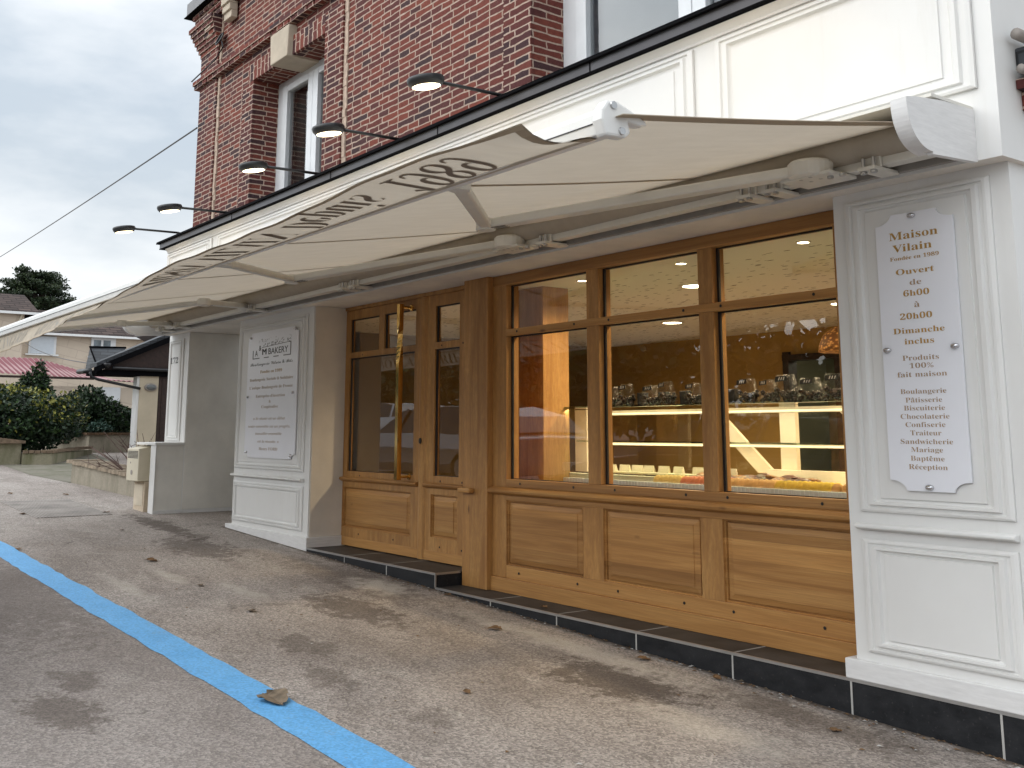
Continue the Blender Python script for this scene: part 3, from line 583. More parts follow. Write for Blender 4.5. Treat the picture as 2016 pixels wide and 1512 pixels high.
def shop_door():
    y = .44
    bm = B()
    box(bm, -11.06, -10.972, y-.02, y+.08, .2825, 2.964); box(bm, -10.972, -8.165, y-.018, y+.08, 2.925, 2.964); fr = part('door_frame', bm, 'oakz', bevel=.004)
    def leaf(x0, x1, holes, pan, kick, rail):
        bm = B(); framed(bm, x0, x1, .290, 2.922, y, y+.06, holes+[pan]); d = part('door', bm, 'oakz', fr)
        for a, b, c, e in holes:
            bm = B(); quad(bm, (a, y+.035, c), (b, y+.035, c), (b, y+.035, e), (a, y+.035, e)); part('glass_pane', bm, 'glass', fr, recalc=False)
            bm = B(); t = .014
            for p, q, r, s in ((a, a+t*1.8, c, e), (b-t*.5, b, c, e), (a+t*1.8, b-t*.5, e-t, e), (a+t*1.8, b-t*.5, c, c+t*.4)): box(bm, p, q, y+.018, y+.032, r, s)
            part('gasket', bm, 'gasket', fr)
        bm = B(); wood_panel(bm, pan[0], pan[1], pan[2], pan[3], y+.003); part('wood_panel', bm, 'oakx', fr)
        bm = B(); box(bm, x0, x1, y-.012, y, .291, kick); part('kick_rail', bm, 'oakx', fr, bevel=.003)
        bm = B(); dado(bm, rail[0], rail[1], y, 1.0); part('dado_rail', bm, 'oakx', fr, bevel=.003)
        bm = B()
        for z in (2.40, 1.06, .43):
            for x in (x0+.3*(x1-x0), x0+.72*(x1-x0)): lathe(bm, [(.010, 0), (.010, .002)], (x, y-.001, z), 8, M=Matrix.Rotation(R(90), 4, 'X'))
        part('peg_hole', bm, 'gasket', fr)
    leaf(-10.968, -9.192, [(-10.735, -10.075, 2.437, 2.818), (-9.958, -9.302, 2.437, 2.818), (-10.735, -9.320, 1.103, 2.374)], (-10.82, -9.36, .492, .928), .385, (-11.06, -9.20))
    leaf(-9.075, -8.167, [(-8.92, -8.482, 2.437, 2.808), (-8.93, -8.482, 1.108, 2.369)], (-8.975, -8.50, .517, .928), .385, (-9.07, -8.166))
    bm = B(); prism(bm, [(y-.005, 0), (y-.022, .2), (y-.03, .5), (y-.022, .8), (y-.005, 1)], 'z', .29, 2.922)
    bm.free(); bm = B(); prism(bm, [(-9.192, y), (-9.178, y-.022), (-9.15, y-.032), (-9.12, y-.032), (-9.092, y-.022), (-9.075, y)], 'z', .292, 2.92); part('astragal', bm, 'oakz', fr)
    bm = B(); box(bm, -8.164, -7.97, .205, .269, .99, 1.035); part('dado_end', bm, 'oakx', fr, bevel=.015)
    # twisted brass pull bar on two stand-offs
    bm = B(); x, yy = -9.39, .30; n = 40; rings = []
    for i in range(n+1):
        z = 1.055+(2.865-1.055)*i/n; tw = R(90)*min(1, max(0, (i-26)/9)); rings.append([bm.verts.new((x+.027*math.cos(tw+a)*1.4, yy+.027*math.sin(tw+a)*1.3, z)) for a in (R(45), R(135), R(225), R(315))])
    for a, b in zip(rings, rings[1:]):
        for k in range(4): bm.faces.new((a[k], a[(k+1) % 4], b[(k+1) % 4], b[k]))
    bm.faces.new(rings[0][::-1]); bm.faces.new(rings[-1])
    for z in (1.085, 2.835): tube(bm, [(x, yy+.02, z), (x, y-.001, z)], .014, 10); lathe(bm, [(.034, 0), (.030, .012)], (x, y-.0005, z), 14, M=Matrix.Rotation(R(90), 4, 'X'))
    part('pull_handle', bm, 'brass', fr)
    bm = B(); lathe(bm, [(.022, 0), (.020, .01)], (-9.13, y-.032, 1.45), 12, 1, 1.4, Matrix.Rotation(R(90), 4, 'X')); part('keyhole', bm, 'letter_black', fr)
shop_door()

# --- interior shell
def interior():
    bm = B(); quad(bm, (-13, .52, 2.92), (-2.96, .52, 2.92), (-2.96, 6.4, 2.92), (-13, 6.4, 2.92)); part('ceiling', bm, 'perf')
    bm = B(); box(bm, -13, -2.96, .52, 6.4, .10, .16); part('shop_floor', bm, 'floorin')
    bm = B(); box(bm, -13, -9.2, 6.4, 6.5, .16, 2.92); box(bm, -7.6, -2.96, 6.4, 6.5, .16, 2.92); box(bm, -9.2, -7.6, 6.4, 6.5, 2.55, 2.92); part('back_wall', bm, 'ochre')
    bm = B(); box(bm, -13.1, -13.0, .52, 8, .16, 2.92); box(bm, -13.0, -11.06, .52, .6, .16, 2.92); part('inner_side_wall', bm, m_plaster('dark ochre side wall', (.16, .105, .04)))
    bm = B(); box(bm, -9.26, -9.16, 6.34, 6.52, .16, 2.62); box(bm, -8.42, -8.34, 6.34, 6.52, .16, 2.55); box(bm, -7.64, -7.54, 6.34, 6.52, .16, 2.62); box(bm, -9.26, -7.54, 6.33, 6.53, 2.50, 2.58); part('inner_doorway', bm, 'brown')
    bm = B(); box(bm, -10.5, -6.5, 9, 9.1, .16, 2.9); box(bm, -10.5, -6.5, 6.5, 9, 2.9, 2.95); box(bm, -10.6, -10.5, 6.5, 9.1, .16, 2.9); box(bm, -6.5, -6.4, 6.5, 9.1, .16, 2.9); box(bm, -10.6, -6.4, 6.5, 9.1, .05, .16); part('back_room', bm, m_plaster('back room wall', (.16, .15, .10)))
    bm = B(); box(bm, -8.3, -7.72, .88, 1.2, .16, 2.92); part('inner_column', bm, 'oakz', bevel=.006)
    bm = B(); box(bm, -7.775, -3.803, .50, .86, 1.06, 1.09); part('window_ledge', bm, 'casewhite')
interior()
def ceiling_lights():
    spots = [(-6.45+dx, dy) for dx, dy in ((-.35, 2.0), (-2.9, 2.0), (2.1, 2.0), (-.35, 4.3), (-2.9, 4.3), (2.1, 4.3))]+[(-4.72, .93), (-5.95, .93), (-7.2, .93)]
    first = None
    for i, (x, y) in enumerate(spots):
        if first is None:
            t = thing('downlight', (x, y, 2.92), 'small round recessed downlight in the perforated shop ceiling', 'ceiling light', 'downlights in the shop ceiling')
            bm = B(); lathe(bm, [(.16, 0), (.15, -.012), (.12, -.014), (.12, -.004)], (0, 0, 0), 20); local(obj('trim_ring', bm, 'metalwhite', t))
            bm = B(); lathe(bm, [(.118, -.010), (.05, -.013)], (0, 0, 0), 20); local(obj('light_disc', bm, 'down', t)); first = t
        else: t = copy_tree(first); t.location = (x, y, 2.92)
        if y < 1.5: t.scale = (.36, .36, .6)
        l = bpy.data.lights.new('downlight_lamp', 'SPOT'); l.energy = 200 if y > 1.5 else 42; l.color = (1.0, .76, .46); l.spot_size = R(150); l.spot_blend = .8; l.shadow_soft_size = .12
        o = bpy.data.objects.new('downlight_lamp', l); COL.objects.link(o); o.location = (x, y, 2.88)
    for i, x in enumerate((-8.9, -8.02)):
        bm = B(); box(bm, x-.22, x+.22, 7.2, 8.4, 2.84, 2.88); tag(obj('ceiling_panel_light', bm, emit('back room light', (1, .95, .72), 5)), ('left' if i == 0 else 'right')+' pale square ceiling light seen through the back doorway', 'ceiling light', 'lights in the back room')
ceiling_lights()

# ================================================================== SIGNS
def board_outline(x0, x1, z0, z1, rx, rz, corners):
    pts = []
    for (cx, cz, s, on) in ((x0, z0, (1, 1), 'bl' in corners), (x1, z0, (-1, 1), 'br' in corners), (x1, z1, (-1, -1), 'tr' in corners), (x0, z1, (1, -1), 'tl' in corners)):
        if not on: pts.append((cx, cz)); continue
        arc = [(cx+s[0]*rx*math.cos(a), cz+s[1]*rz*math.sin(a)) for a in [R(90*k/8) for k in range(9)]]
        first_h = s[0]*s[1] < 0
        pts += arc if first_h else arc[::-1]
    return pts
def screw(parent, x, y, z):
    bm = B(); lathe(bm, [(.026, 0), (.026, .006), (.018, .016), (.006, .020)], (x, y, z), 14, 1, .62, Matrix.Rotation(R(90), 4, 'X')); obj('screw_cap', bm, 'chrome', parent, smooth=True)
def sign_right():
    t = thing('sign_board', (-3.255, 0, 1.22), 'tall narrow white board with scooped corners listing opening hours and bakery goods in bronze letters', 'sign')
    bm = B(); prism(bm, board_outline(-3.496, -3.013, 1.224, 2.778, .10, .056, ('tl', 'tr', 'bl', 'br')), 'y', -.006, .004); obj('board', bm, 'board', t)
    c = -3.258
    big = [('Maison', c+.0, 2.629, .304, .044, 'B'), ('Vilain', c-.012, 2.558, .246, .042, 'B'), ('Fondée en 1989', c-.002, 2.510, .304, .021, 'B'), ('Ouvert', c-.003, 2.426, .237, .032, 'B'),
           ('de', c-.003, 2.362, .072, .031, 'R'), ('6h00', c-.003, 2.300, .160, .033, 'B'), ('à', c-.003, 2.235, .034, .032, 'R'), ('20h00', c-.014, 2.170, .198, .033, 'B'),
           ('Dimanche', c-.004, 2.091, .315, .031, 'B'), ('inclus', c-.004, 2.030, .181, .031, 'B'), ('Produits', c-.003, 1.939, .222, .028, 'R'), ('100%', c, 1.895, .146, .027, 'R'), ('fait maison', c-.001, 1.847, .301, .028, 'R')]
    for s, z, w in (('Boulangerie', 1.754, .278), ('Pâtisserie', 1.706, .221), ('Biscuiterie', 1.662, .248), ('Chocolaterie', 1.616, .294), ('Confiserie', 1.571, .240), ('Traiteur', 1.526, .187), ('Sandwicherie', 1.479, .314), ('Mariage', 1.435, .191), ('Baptême', 1.388, .203), ('Réception', 1.342, .232)):
        big.append((s, c-.001, z, w, .0265, 'R'))
    for s, cx, z, w, cap, st in big:
        bm = B(); put_text(bm, s, st, cx, z, w, cap, -.0075); obj('lettering', bm, 'letter_gold' if st == 'B' else 'letter_tan', t, recalc=False)
    for x, z in ((-3.262, 2.757), (-3.465, 2.003), (-3.053, 2.003), (-3.257, 1.246)): screw(t, x, -.006, z)
def sign_left():
    t = thing('sign_board', (-11.9, 0, 1.22), 'white board on the pilaster left of the door with black bakery logo and a quotation', 'sign')
    bm = B(); prism(bm, board_outline(-12.62, -11.172, 1.226, 2.766, .105, .056, ('tl', 'tr', 'bl', 'br')), 'y', -.006, .004); obj('board', bm, 'board', t)
    lg, tn, bk_ = B(), B(), B(); c = -11.905
    put_text(lg, 'Fondée en 1989', 'B', c, 2.252, .63, .034, -.0075)
    for s, z, w, cap in (('Boulangerie Sociale & Solidaire', 2.158, 1.255, .034), ("L'unique Boulangerie de France", 2.060, 1.25, .034), ("Entreprise d'insertion", 1.955, .84, .033), ('&', 1.888, .056, .030), ('Coopérative', 1.824, .475, .034), ('Henry FORD', 1.320, .53, .033)):
        tn = B(); put_text(tn, s, 'R', c, z, w, cap, -.0075); obj('lettering', tn, 'letter_tan', t, recalc=False)
    for s, z, w in (('« Se réunir est un débat', 1.684, .92), ('rester ensemble est un progrès,', 1.590, 1.215), ('travailler ensemble', 1.503, .757), ('est la réussite. »', 1.410, .61)): tn = B(); put_text(tn, s, 'I', c-.01, z, w, .031, -.0075); obj('lettering', tn, 'letter_tan', t, recalc=False)
    sc_ = B(); put_text(sc_, 'Boulangerie Vilain & Fils', 'S', c-.015, 2.350, 1.23, .036, -.0075); obj('lettering', sc_, 'letter_black', t, recalc=False)
    # logo: stamped capitals in an open bracket frame with ears of wheat along the top
    put_text(bk_, 'A', 'H', -12.36, 2.470, .085, .070, -.0075); put_text(bk_, '&', 'H', -12.25, 2.535, .075, .062, -.0075); [put_text(bk_, 'M', 'P', -12.12+d, 2.478, .118, .072, -.0075-abs(d)*.03) for d in (-.007, -.003, .003, .007)]; put_text(bk_, 'BAKERY', 'H', -11.72, 2.476, .56, .072, -.0075)
    for x0, x1, z0, z1 in ((-12.47, -12.45, 2.438, 2.545), (-12.47, -12.26, 2.436, 2.446), (-12.13, -11.98, 2.436, 2.446), (-11.85, -11.70, 2.436, 2.446), (-11.57, -11.36, 2.436, 2.446), (-11.38, -11.36, 2.438, 2.595), (-11.43, -11.36, 2.590, 2.600)): quad(bk_, (x0, -.0075, z0), (x1, -.0075, z0), (x1, -.0075, z1), (x0, -.0075, z1))
    rnd = random.Random(2)
    quad(bk_, (-12.20, -.0073, 2.566), (-11.40, -.0073, 2.592), (-11.40, -.0073, 2.598), (-12.20, -.0073, 2.572))
    for i in range(46):
        x = -12.17+.78*rnd.random(); z = 2.57+(x+12.2)*.033+rnd.uniform(0, .034); a = rnd.uniform(.2, 1.2); l = .018
        dx, dz = math.cos(a)*l*1.7, math.sin(a)*l; bk_.faces.new([bk_.verts.new(p) for p in ((x, -.0076, z), (x+dx*.5+dz*.4, -.0076, z+dz*.5-.004), (x+dx, -.0076, z+dz), (x+dx*.5-dz*.4, -.0076, z+dz*.5+.004))])
    obj('lettering', lg, 'letter_gold', t, recalc=False); obj('logo', bk_, 'letter_black', t, recalc=False)
    gr = B()
    for i in range(26):
        x = -12.3+.95*rnd.random(); z = 2.628+rnd.uniform(0, .045); w = rnd.uniform(.01, .04)
        quad(gr, (x, -.0074, z), (x+w, -.0074, z+.002), (x+w, -.0074, z+rnd.uniform(.006, .018)), (x, -.0074, z+.008))
    obj('faded_print', gr, plain('faded grey print', (.42, .42, .43), .6), t, recalc=False)
    for x, z in ((-12.53, 2.705), (-11.255, 2.735), (-12.57, 1.968), (-11.27, 1.990), (-12.55, 1.29), (-11.28, 1.27)): screw(t, x, -.006, z)
sign_right(); sign_left()
bm = B(); put_text(bm, '172', 'B', -15.40, 2.535, .33, .085, .008); nb = obj('house_number', bm, 'letter_black', recalc=False); tag(nb, 'black numerals 172 on the narrow white pilaster left of the alcove', 'house number')

# ================================================================== LAMPS ON THE FASCIA
def lamps():
    names = ['left end', 'second from the left', 'third from the left', 'fourth from the left', 'fifth from the left, nearest the large awning end', 'right end above the wide white panel']
    XS = [(-15.07, 4.415, 0), (-13.154, 4.395, 0), (-10.487, 4.395, 0), (-8.715, 4.395, 0), (-6.981, 4.395, 0), (-4.15, 4.395, 0)]
    tips = ['nearest the far left end, wholly against the sky', 'whose head shows against the sky beside the brick corner', 'whose head shows in front of the brick jamb of the small window', 'whose head shows below the white frame of the small window', 'whose head shows against the wide bare brick wall', 'above the rightmost white panel, beyond the top edge']
    first = None
    for i, (x, z, _) in enumerate(XS):
        lab = 'black disc spotlight %s' % tips[i]
        if first is None:
            t = thing('spot_lamp', (x, -.2, z), lab, 'spot lamp', 'spot lamps along the shop roof edge'); first = t
            bm = B(); tube(bm, [(0, .06, .03), (0, -.60, .015)], .016, 8); local(obj('arm', bm, 'lampblack', t, smooth=True))
            bm = B(); tube(bm, [(0, .06, -.03), (0, .06, .035)], .03, 12); local(obj('base', bm, 'lampblack', t))
            bm = B(); tube(bm, [(-.04, -.605, .012), (.04, -.605, .012)], .026, 10); local(obj('hinge', bm, 'lampblack', t))
            M = Matrix.Rotation(R(9), 4, 'X')
            bm = B(); lathe(bm, [(.125, .036), (.150, .028), (.158, .010), (.150, -.020), (.128, -.046), (.122, -.046)], (0, -.735, -.005), 32, M=M); h = local(obj('lamp_head', bm, 'lampblack', t, smooth=True))
            bm = B(); lathe(bm, [(.118, -.047), (.112, -.0495), (.02, -.050)], (0, -.735, -.005), 32, M=M); local(obj('light_disc', bm, 'lampglow', t))
        else:
            t = copy_tree(first); t.location = (x, -.2, z); t['label'] = lab
        l = bpy.data.lights.new('spot_bulb', 'SPOT'); l.energy = 5.5; l.color = (1.0, .72, .38); l.spot_size = R(150); l.spot_blend = .9; l.shadow_soft_size = .09
        o = bpy.data.objects.new('spot_bulb', l); COL.objects.link(o); o.location = (x, -.925, z-.066); d = Vector((0, .80, -.60)); o.rotation_euler = (-d).to_track_quat('Z', 'Y').to_euler()
lamps()

# ================================================================== AWNING
VX = [-15.6, -14.1, -13.5, -11.94, -11.08, -10.59, -9.78, -9.36, -8.45, -7.76, -7.14, -6.59, -6.14, -5.72, -5.35, -4.68, -4.14, -3.67, -3.27, -2.9]
VA = [8, 9, 11, 23, 32, 37, 43, 48, 59, 68, 74, 80, 79, 78, 79, 86, 91, 93, 89, 86]
def lerp(x, X, Y):
    if x <= X[0]: return Y[0]
    for i in range(len(X)-1):
        if x <= X[i+1]: return Y[i]+(Y[i+1]-Y[i])*(x-X[i])/(X[i+1]-X[i])
    return Y[-1]
def vang(x):
    return R(sum(lerp(x+d, VX, VA) for d in (-.3, -.15, 0, .15, .3))/5+1.2*math.sin(x*4.1)+.8*math.sin(x*9.7+1))
def vpt(x, s, off=0.0):
    a = vang(x); a2 = a+.03*math.sin(x*2.3)*s
    if x > -3.5: a2 -= (x+3.5)/.4*.9*(1-s)*s*2                 # the free end curls
    y = -2.5-.40*s*math.sin(a2); z = 2.75-.22*s*math.cos(a2)
    n = Vector((0, -math.cos(a2)/.40, math.sin(a2)/.22)).normalized()
    return Vector((x, y, z))+n*off
FAB = lambda y: 3.189+.1676*(y+.3)
def awning():
    X0, X1 = -15.45, -2.98
    t = thing('awning', (-9.2, -.3, 3.0), 'long ecru canvas awning opened on folding arms over the shopfront, its lettered valance blown outwards', 'awning')
    bm = B(); nx, ny = 84, 14; G = []
    for i in range(nx+1):
        x = X0+(X1-X0)*i/nx; row = []
        for j in range(ny+1):
            y = -.30-2.19*j/ny; s = j/ny; z = FAB(y)-.010*math.sin(math.pi*s)
            row.append(bm.verts.new((x, y, z)))
        G.append(row)
    for i in range(nx):
        for j in range(ny): bm.faces.new((G[i][j], G[i+1][j], G[i+1][j+1], G[i][j+1]))
    fab = obj('canvas', bm, 'fabric', t, smooth=True)
    bm = B()
    for x in (-4.56, -6.78, -9.0, -11.2, -13.4):
        n = 14
        for j in range(n):
            ya, yb = -.30-2.19*j/n, -.30-2.19*(j+1)/n; f = lambda y: FAB(y)-.010*math.sin(math.pi*(-.3-y)/2.19)-.004
            quad(bm, (x-.028, ya, f(ya)), (x+.028, ya, f(ya)), (x+.028, yb, f(yb)), (x-.028, yb, f(yb)))
    for x0, x1 in ((X1-.085, X1-.002), (X0+.002, X0+.085)):
        for j in range(14):
            ya, yb = -.30-2.19*j/14, -.30-2.19*(j+1)/14; f = lambda y: FAB(y)-.010*math.sin(math.pi*(-.3-y)/2.19)-.004
            quad(bm, (x0, ya, f(ya)), (x1, ya, f(ya)), (x1, yb, f(yb)), (x0, yb, f(yb)))
    seam = NT('doubled canvas seam'); seam.base((.40, .32, .23), .9, 0, .1); obj('seam', bm, seam.m, fab)
    # valance and its print on both faces
    bm = B(); nx, ny = 230, 8; XV = -3.13; G = []
    for i in range(nx+1):
        x = -15.45+(XV+15.45)*i/nx; G.append([bm.verts.new(vpt(x, j/ny)) for j in range(ny+1)])
    for i in range(nx):
        for j in range(ny): bm.faces.new((G[i][j], G[i+1][j], G[i+1][j+1], G[i][j+1]))
    val = obj('valance', bm, 'fabric', t, smooth=True)
    bm = B()
    for off in (.003, -.003):
        for i in range(nx):
            xa, xb = -15.45+(XV+15.45)*i/nx, -15.45+(XV+15.45)*(i+1)/nx
            quad(bm, vpt(xa, .955, off), vpt(xb, .955, off), vpt(xb, 1.0, off), vpt(xa, 1.0, off))
        for j in range(8): quad(bm, vpt(XV-.07, j/8, off), vpt(XV, j/8, off), vpt(XV, (j+1)/8, off), vpt(XV-.07, (j+1)/8, off))
    obj('hem', bm, seam.m, val)
    grey_print = m_fabric('pale grey awning print', (.46, .43, .39), (.50, .47, .43))
    for s, st, xa, xb, sb, cap in (('BOULANGERIE', 'T', -15.42, -12.98, .82, .64), ('ARTISANALE', 'T', -12.60, -10.0, .82, .64), ('MAISON', 'T', -8.30, -7.22, .82, .64), ('VILAIN', 'T', -7.04, -5.78, .82, .64), ('Depuis', 'T', -5.57, -4.62, .80, .66), ('1989', 'T', -4.40, -3.73, .82, .68)):
        V, F = text(s, st); x0 = min(v[0] for v in V); x1 = max(v[0] for v in V); k = (xb-xa)/(x1-x0); bm = B(); bf = B()
        for off, tgt in ((.004, bf), (-.004, bm)):
            vs = [tgt.verts.new(vpt(xa+(v[0]-x0)*k, sb-v[1]*cap, off)) for v in V]
            for f in F:
                try: tgt.faces.new([vs[i] for i in f])
                except ValueError: pass
        obj('lettering', bm, 'letter_dark', val, recalc=False); obj('lettering', bf, grey_print, val, recalc=False)
    # front bar with end cap
    bm = B(); prism(bm, [(-2.455, 2.752), (-2.535, 2.750), (-2.545, 2.80), (-2.545, 2.835), (-2.525, 2.862), (-2.49, 2.868), (-2.455, 2.85)], 'x', X0-.1, -3.09); fb = obj('front_bar', bm, 'barwhite', t, bevel=.006)
    bm = B(); box(bm, X0-.1, -3.1, -2.5475, -2.545, 2.795, 2.800); obj('bar_groove', bm, 'gasket', fb)
    bm = B(); prism(bm, [(-2.43, 2.742), (-2.54, 2.735), (-2.565, 2.80), (-2.56, 2.845), (-2.53, 2.885), (-2.47, 2.89), (-2.40, 2.868), (-2.32, 2.835), (-2.30, 2.818), (-2.34, 2.808), (-2.415, 2.815), (-2.40, 2.765)], 'x', -3.095, -3.03); e = obj('end_cap', bm, 'barwhite', fb, bevel=.012)
    bm = B()
    for y, z in ((-2.50, 2.868), (-2.455, 2.765)): lathe(bm, [(.018, 0), (.016, .008)], (-3.03, y, z), 12, 1, 1, Matrix.Rotation(R(90), 4, 'Y'))
    obj('cap_screw', bm, 'alu', e)
    # roller, torsion bar, brackets
    bm = B(); tube(bm, [(-15.5, -.27, 3.135), (-2.86, -.27, 3.135)], .085, 20, squash=(1.5, 1.0)); obj('roller', bm, 'fabric', t, smooth=True)
    bm = B(); box(bm, -15.45, -2.90, -.285, -.195, 3.005, 3.062); tb = obj('torsion_bar', bm, 'metalwhite', t, bevel=.006)
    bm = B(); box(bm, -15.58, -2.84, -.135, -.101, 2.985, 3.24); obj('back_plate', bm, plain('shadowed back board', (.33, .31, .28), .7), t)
    bm = B(); box(bm, -15.57, -2.80, -.50, -.102, 3.245, 3.262); obj('hood', bm, 'metalwhite', t)
    # wall brackets with hanging bolts
    for x in (-3.30, -3.98, -4.18, -6.20, -9.28, -9.52, -11.85, -14.45, -15.1):
        bm = B(); box(bm, x-.06, x+.06, -.30, -.09, 3.066, 3.085); box(bm, x-.06, x+.06, -.31, -.287, 2.995, 3.085); box(bm, x-.055, x+.055, -.36, -.12, 2.975, 2.998); br = obj('wall_bracket', bm, 'metalwhite', t, bevel=.005)
        bm = B()
        for dx in (-.03, .035): tube(bm, [(x+dx, -.335, 2.962), (x+dx, -.335, 3.05)], .011, 8); lathe(bm, [(.02, 0), (.02, .012)], (x+dx, -.335, 2.960), 8)
        obj('bracket_bolt', bm, 'alu', br)
    # folding arms: shoulder, elbow, front joint
    def arm(S, E, F):
        S, E, F = Vector(S), Vector(E), Vector(F)
        bm = B(); beam(bm, S, E, .11, .060); a = obj('folding_arm', bm, 'metalwhite', t, bevel=.012)
        bm = B(); d = (E-S).normalized(); beam(bm, E+(F-E).normalized()*.02, F, .085, .052); fa = obj('forearm', bm, 'metalwhite', a, bevel=.014)
        bm = B(); lathe(bm, [(.10, -.05), (.125, -.042), (.13, .03), (.115, .046), (.10, .05)], S, 24); box(bm, S.x-.17, S.x+.17, S.y-.06, -.20, S.z-.055, S.z-.036); sh = obj('shoulder_joint', bm, 'metalwhite', a, bevel=.004)
        bm = B()
        for q in range(4): lathe(bm, [(.012, 0), (.012, -.006)], (S.x+.055*math.cos(q*1.571+.6), S.y+.055*math.sin(q*1.571+.6), S.z-.0505), 8)
        for dx in (.12, .20): lathe(bm, [(.018, 0), (.018, -.016)], (S.x+dx, S.y+.02, S.z-.055), 8)
        obj('joint_screw', bm, 'alu', sh)
        bm = B(); lathe(bm, [(.06, -.040), (.07, -.032), (.07, .032), (.06, .040)], E, 16); beam(bm, E-d*.02, E+d*.05, .10, .056); el = obj('elbow', bm, 'metalwhite', a, bevel=.004)
        bm = B(); q = E-d*.12; s = d.cross(Vector((0, 0, 1))).normalized()
        for k in (-.03, .0, .03): beam(bm, q+s*k-d*.05+Vector((0, 0, -.0305)), q+s*k+d*.06+Vector((0, 0, -.0305)), .009, .004)
        obj('spring_slot', bm, 'gasket', el)
        bm = B(); lathe(bm, [(.055, -.030), (.06, -.02), (.06, .034), (.05, .04)], F, 14); obj('front_joint', bm, 'metalwhite', a, bevel=.003)
    pz = lambda y: 3.05+(y+.3)*.1256
    for s, e, f in (((-3.637, -.40), (-5.64, -1.278), (-4.30, -2.40)), ((-6.589, -.36), (-8.884, -1.176), (-7.42, -2.40)), ((-12.096, -.25), (-11.06, -1.194), (-12.67, -2.40)), ((-14.763, -.25), (-13.905, -1.223), (-14.56, -2.40))):
        arm((s[0], s[1], pz(s[1])), (e[0], e[1], pz(e[1])), (f[0], f[1], pz(f[1])))
    # quarter-round cheeks
    arc = [(-.738+.212*(1-math.cos(u))**1.15*1.0, 3.195-.250*math.sin(u)) for u in [R(90*k/16) for k in range(17)]]
    prof = [(-.101, 3.245), (-.40, 3.238), (-.62, 3.215), (-.705, 3.203)]+arc+[(-.526, 2.932), (-.46, 2.936), (-.101, 2.957)]
    for x in (-2.83, -15.62):
        bm = B(); prism(bm, prof, 'x', x, x+.035); ck = obj('cheek', bm, 'primer', t)
        bm = B()
        inner = [(y+.018, z-.004) for y, z in arc]
        sx = x-.055 if x > -10 else x+.035
        prism(bm, arc+inner[::-1], 'x', min(sx, x+.035) if x < -10 else sx, (sx+.055) if x < -10 else x); obj('cheek_lip', bm, 'primer', ck)
awning()

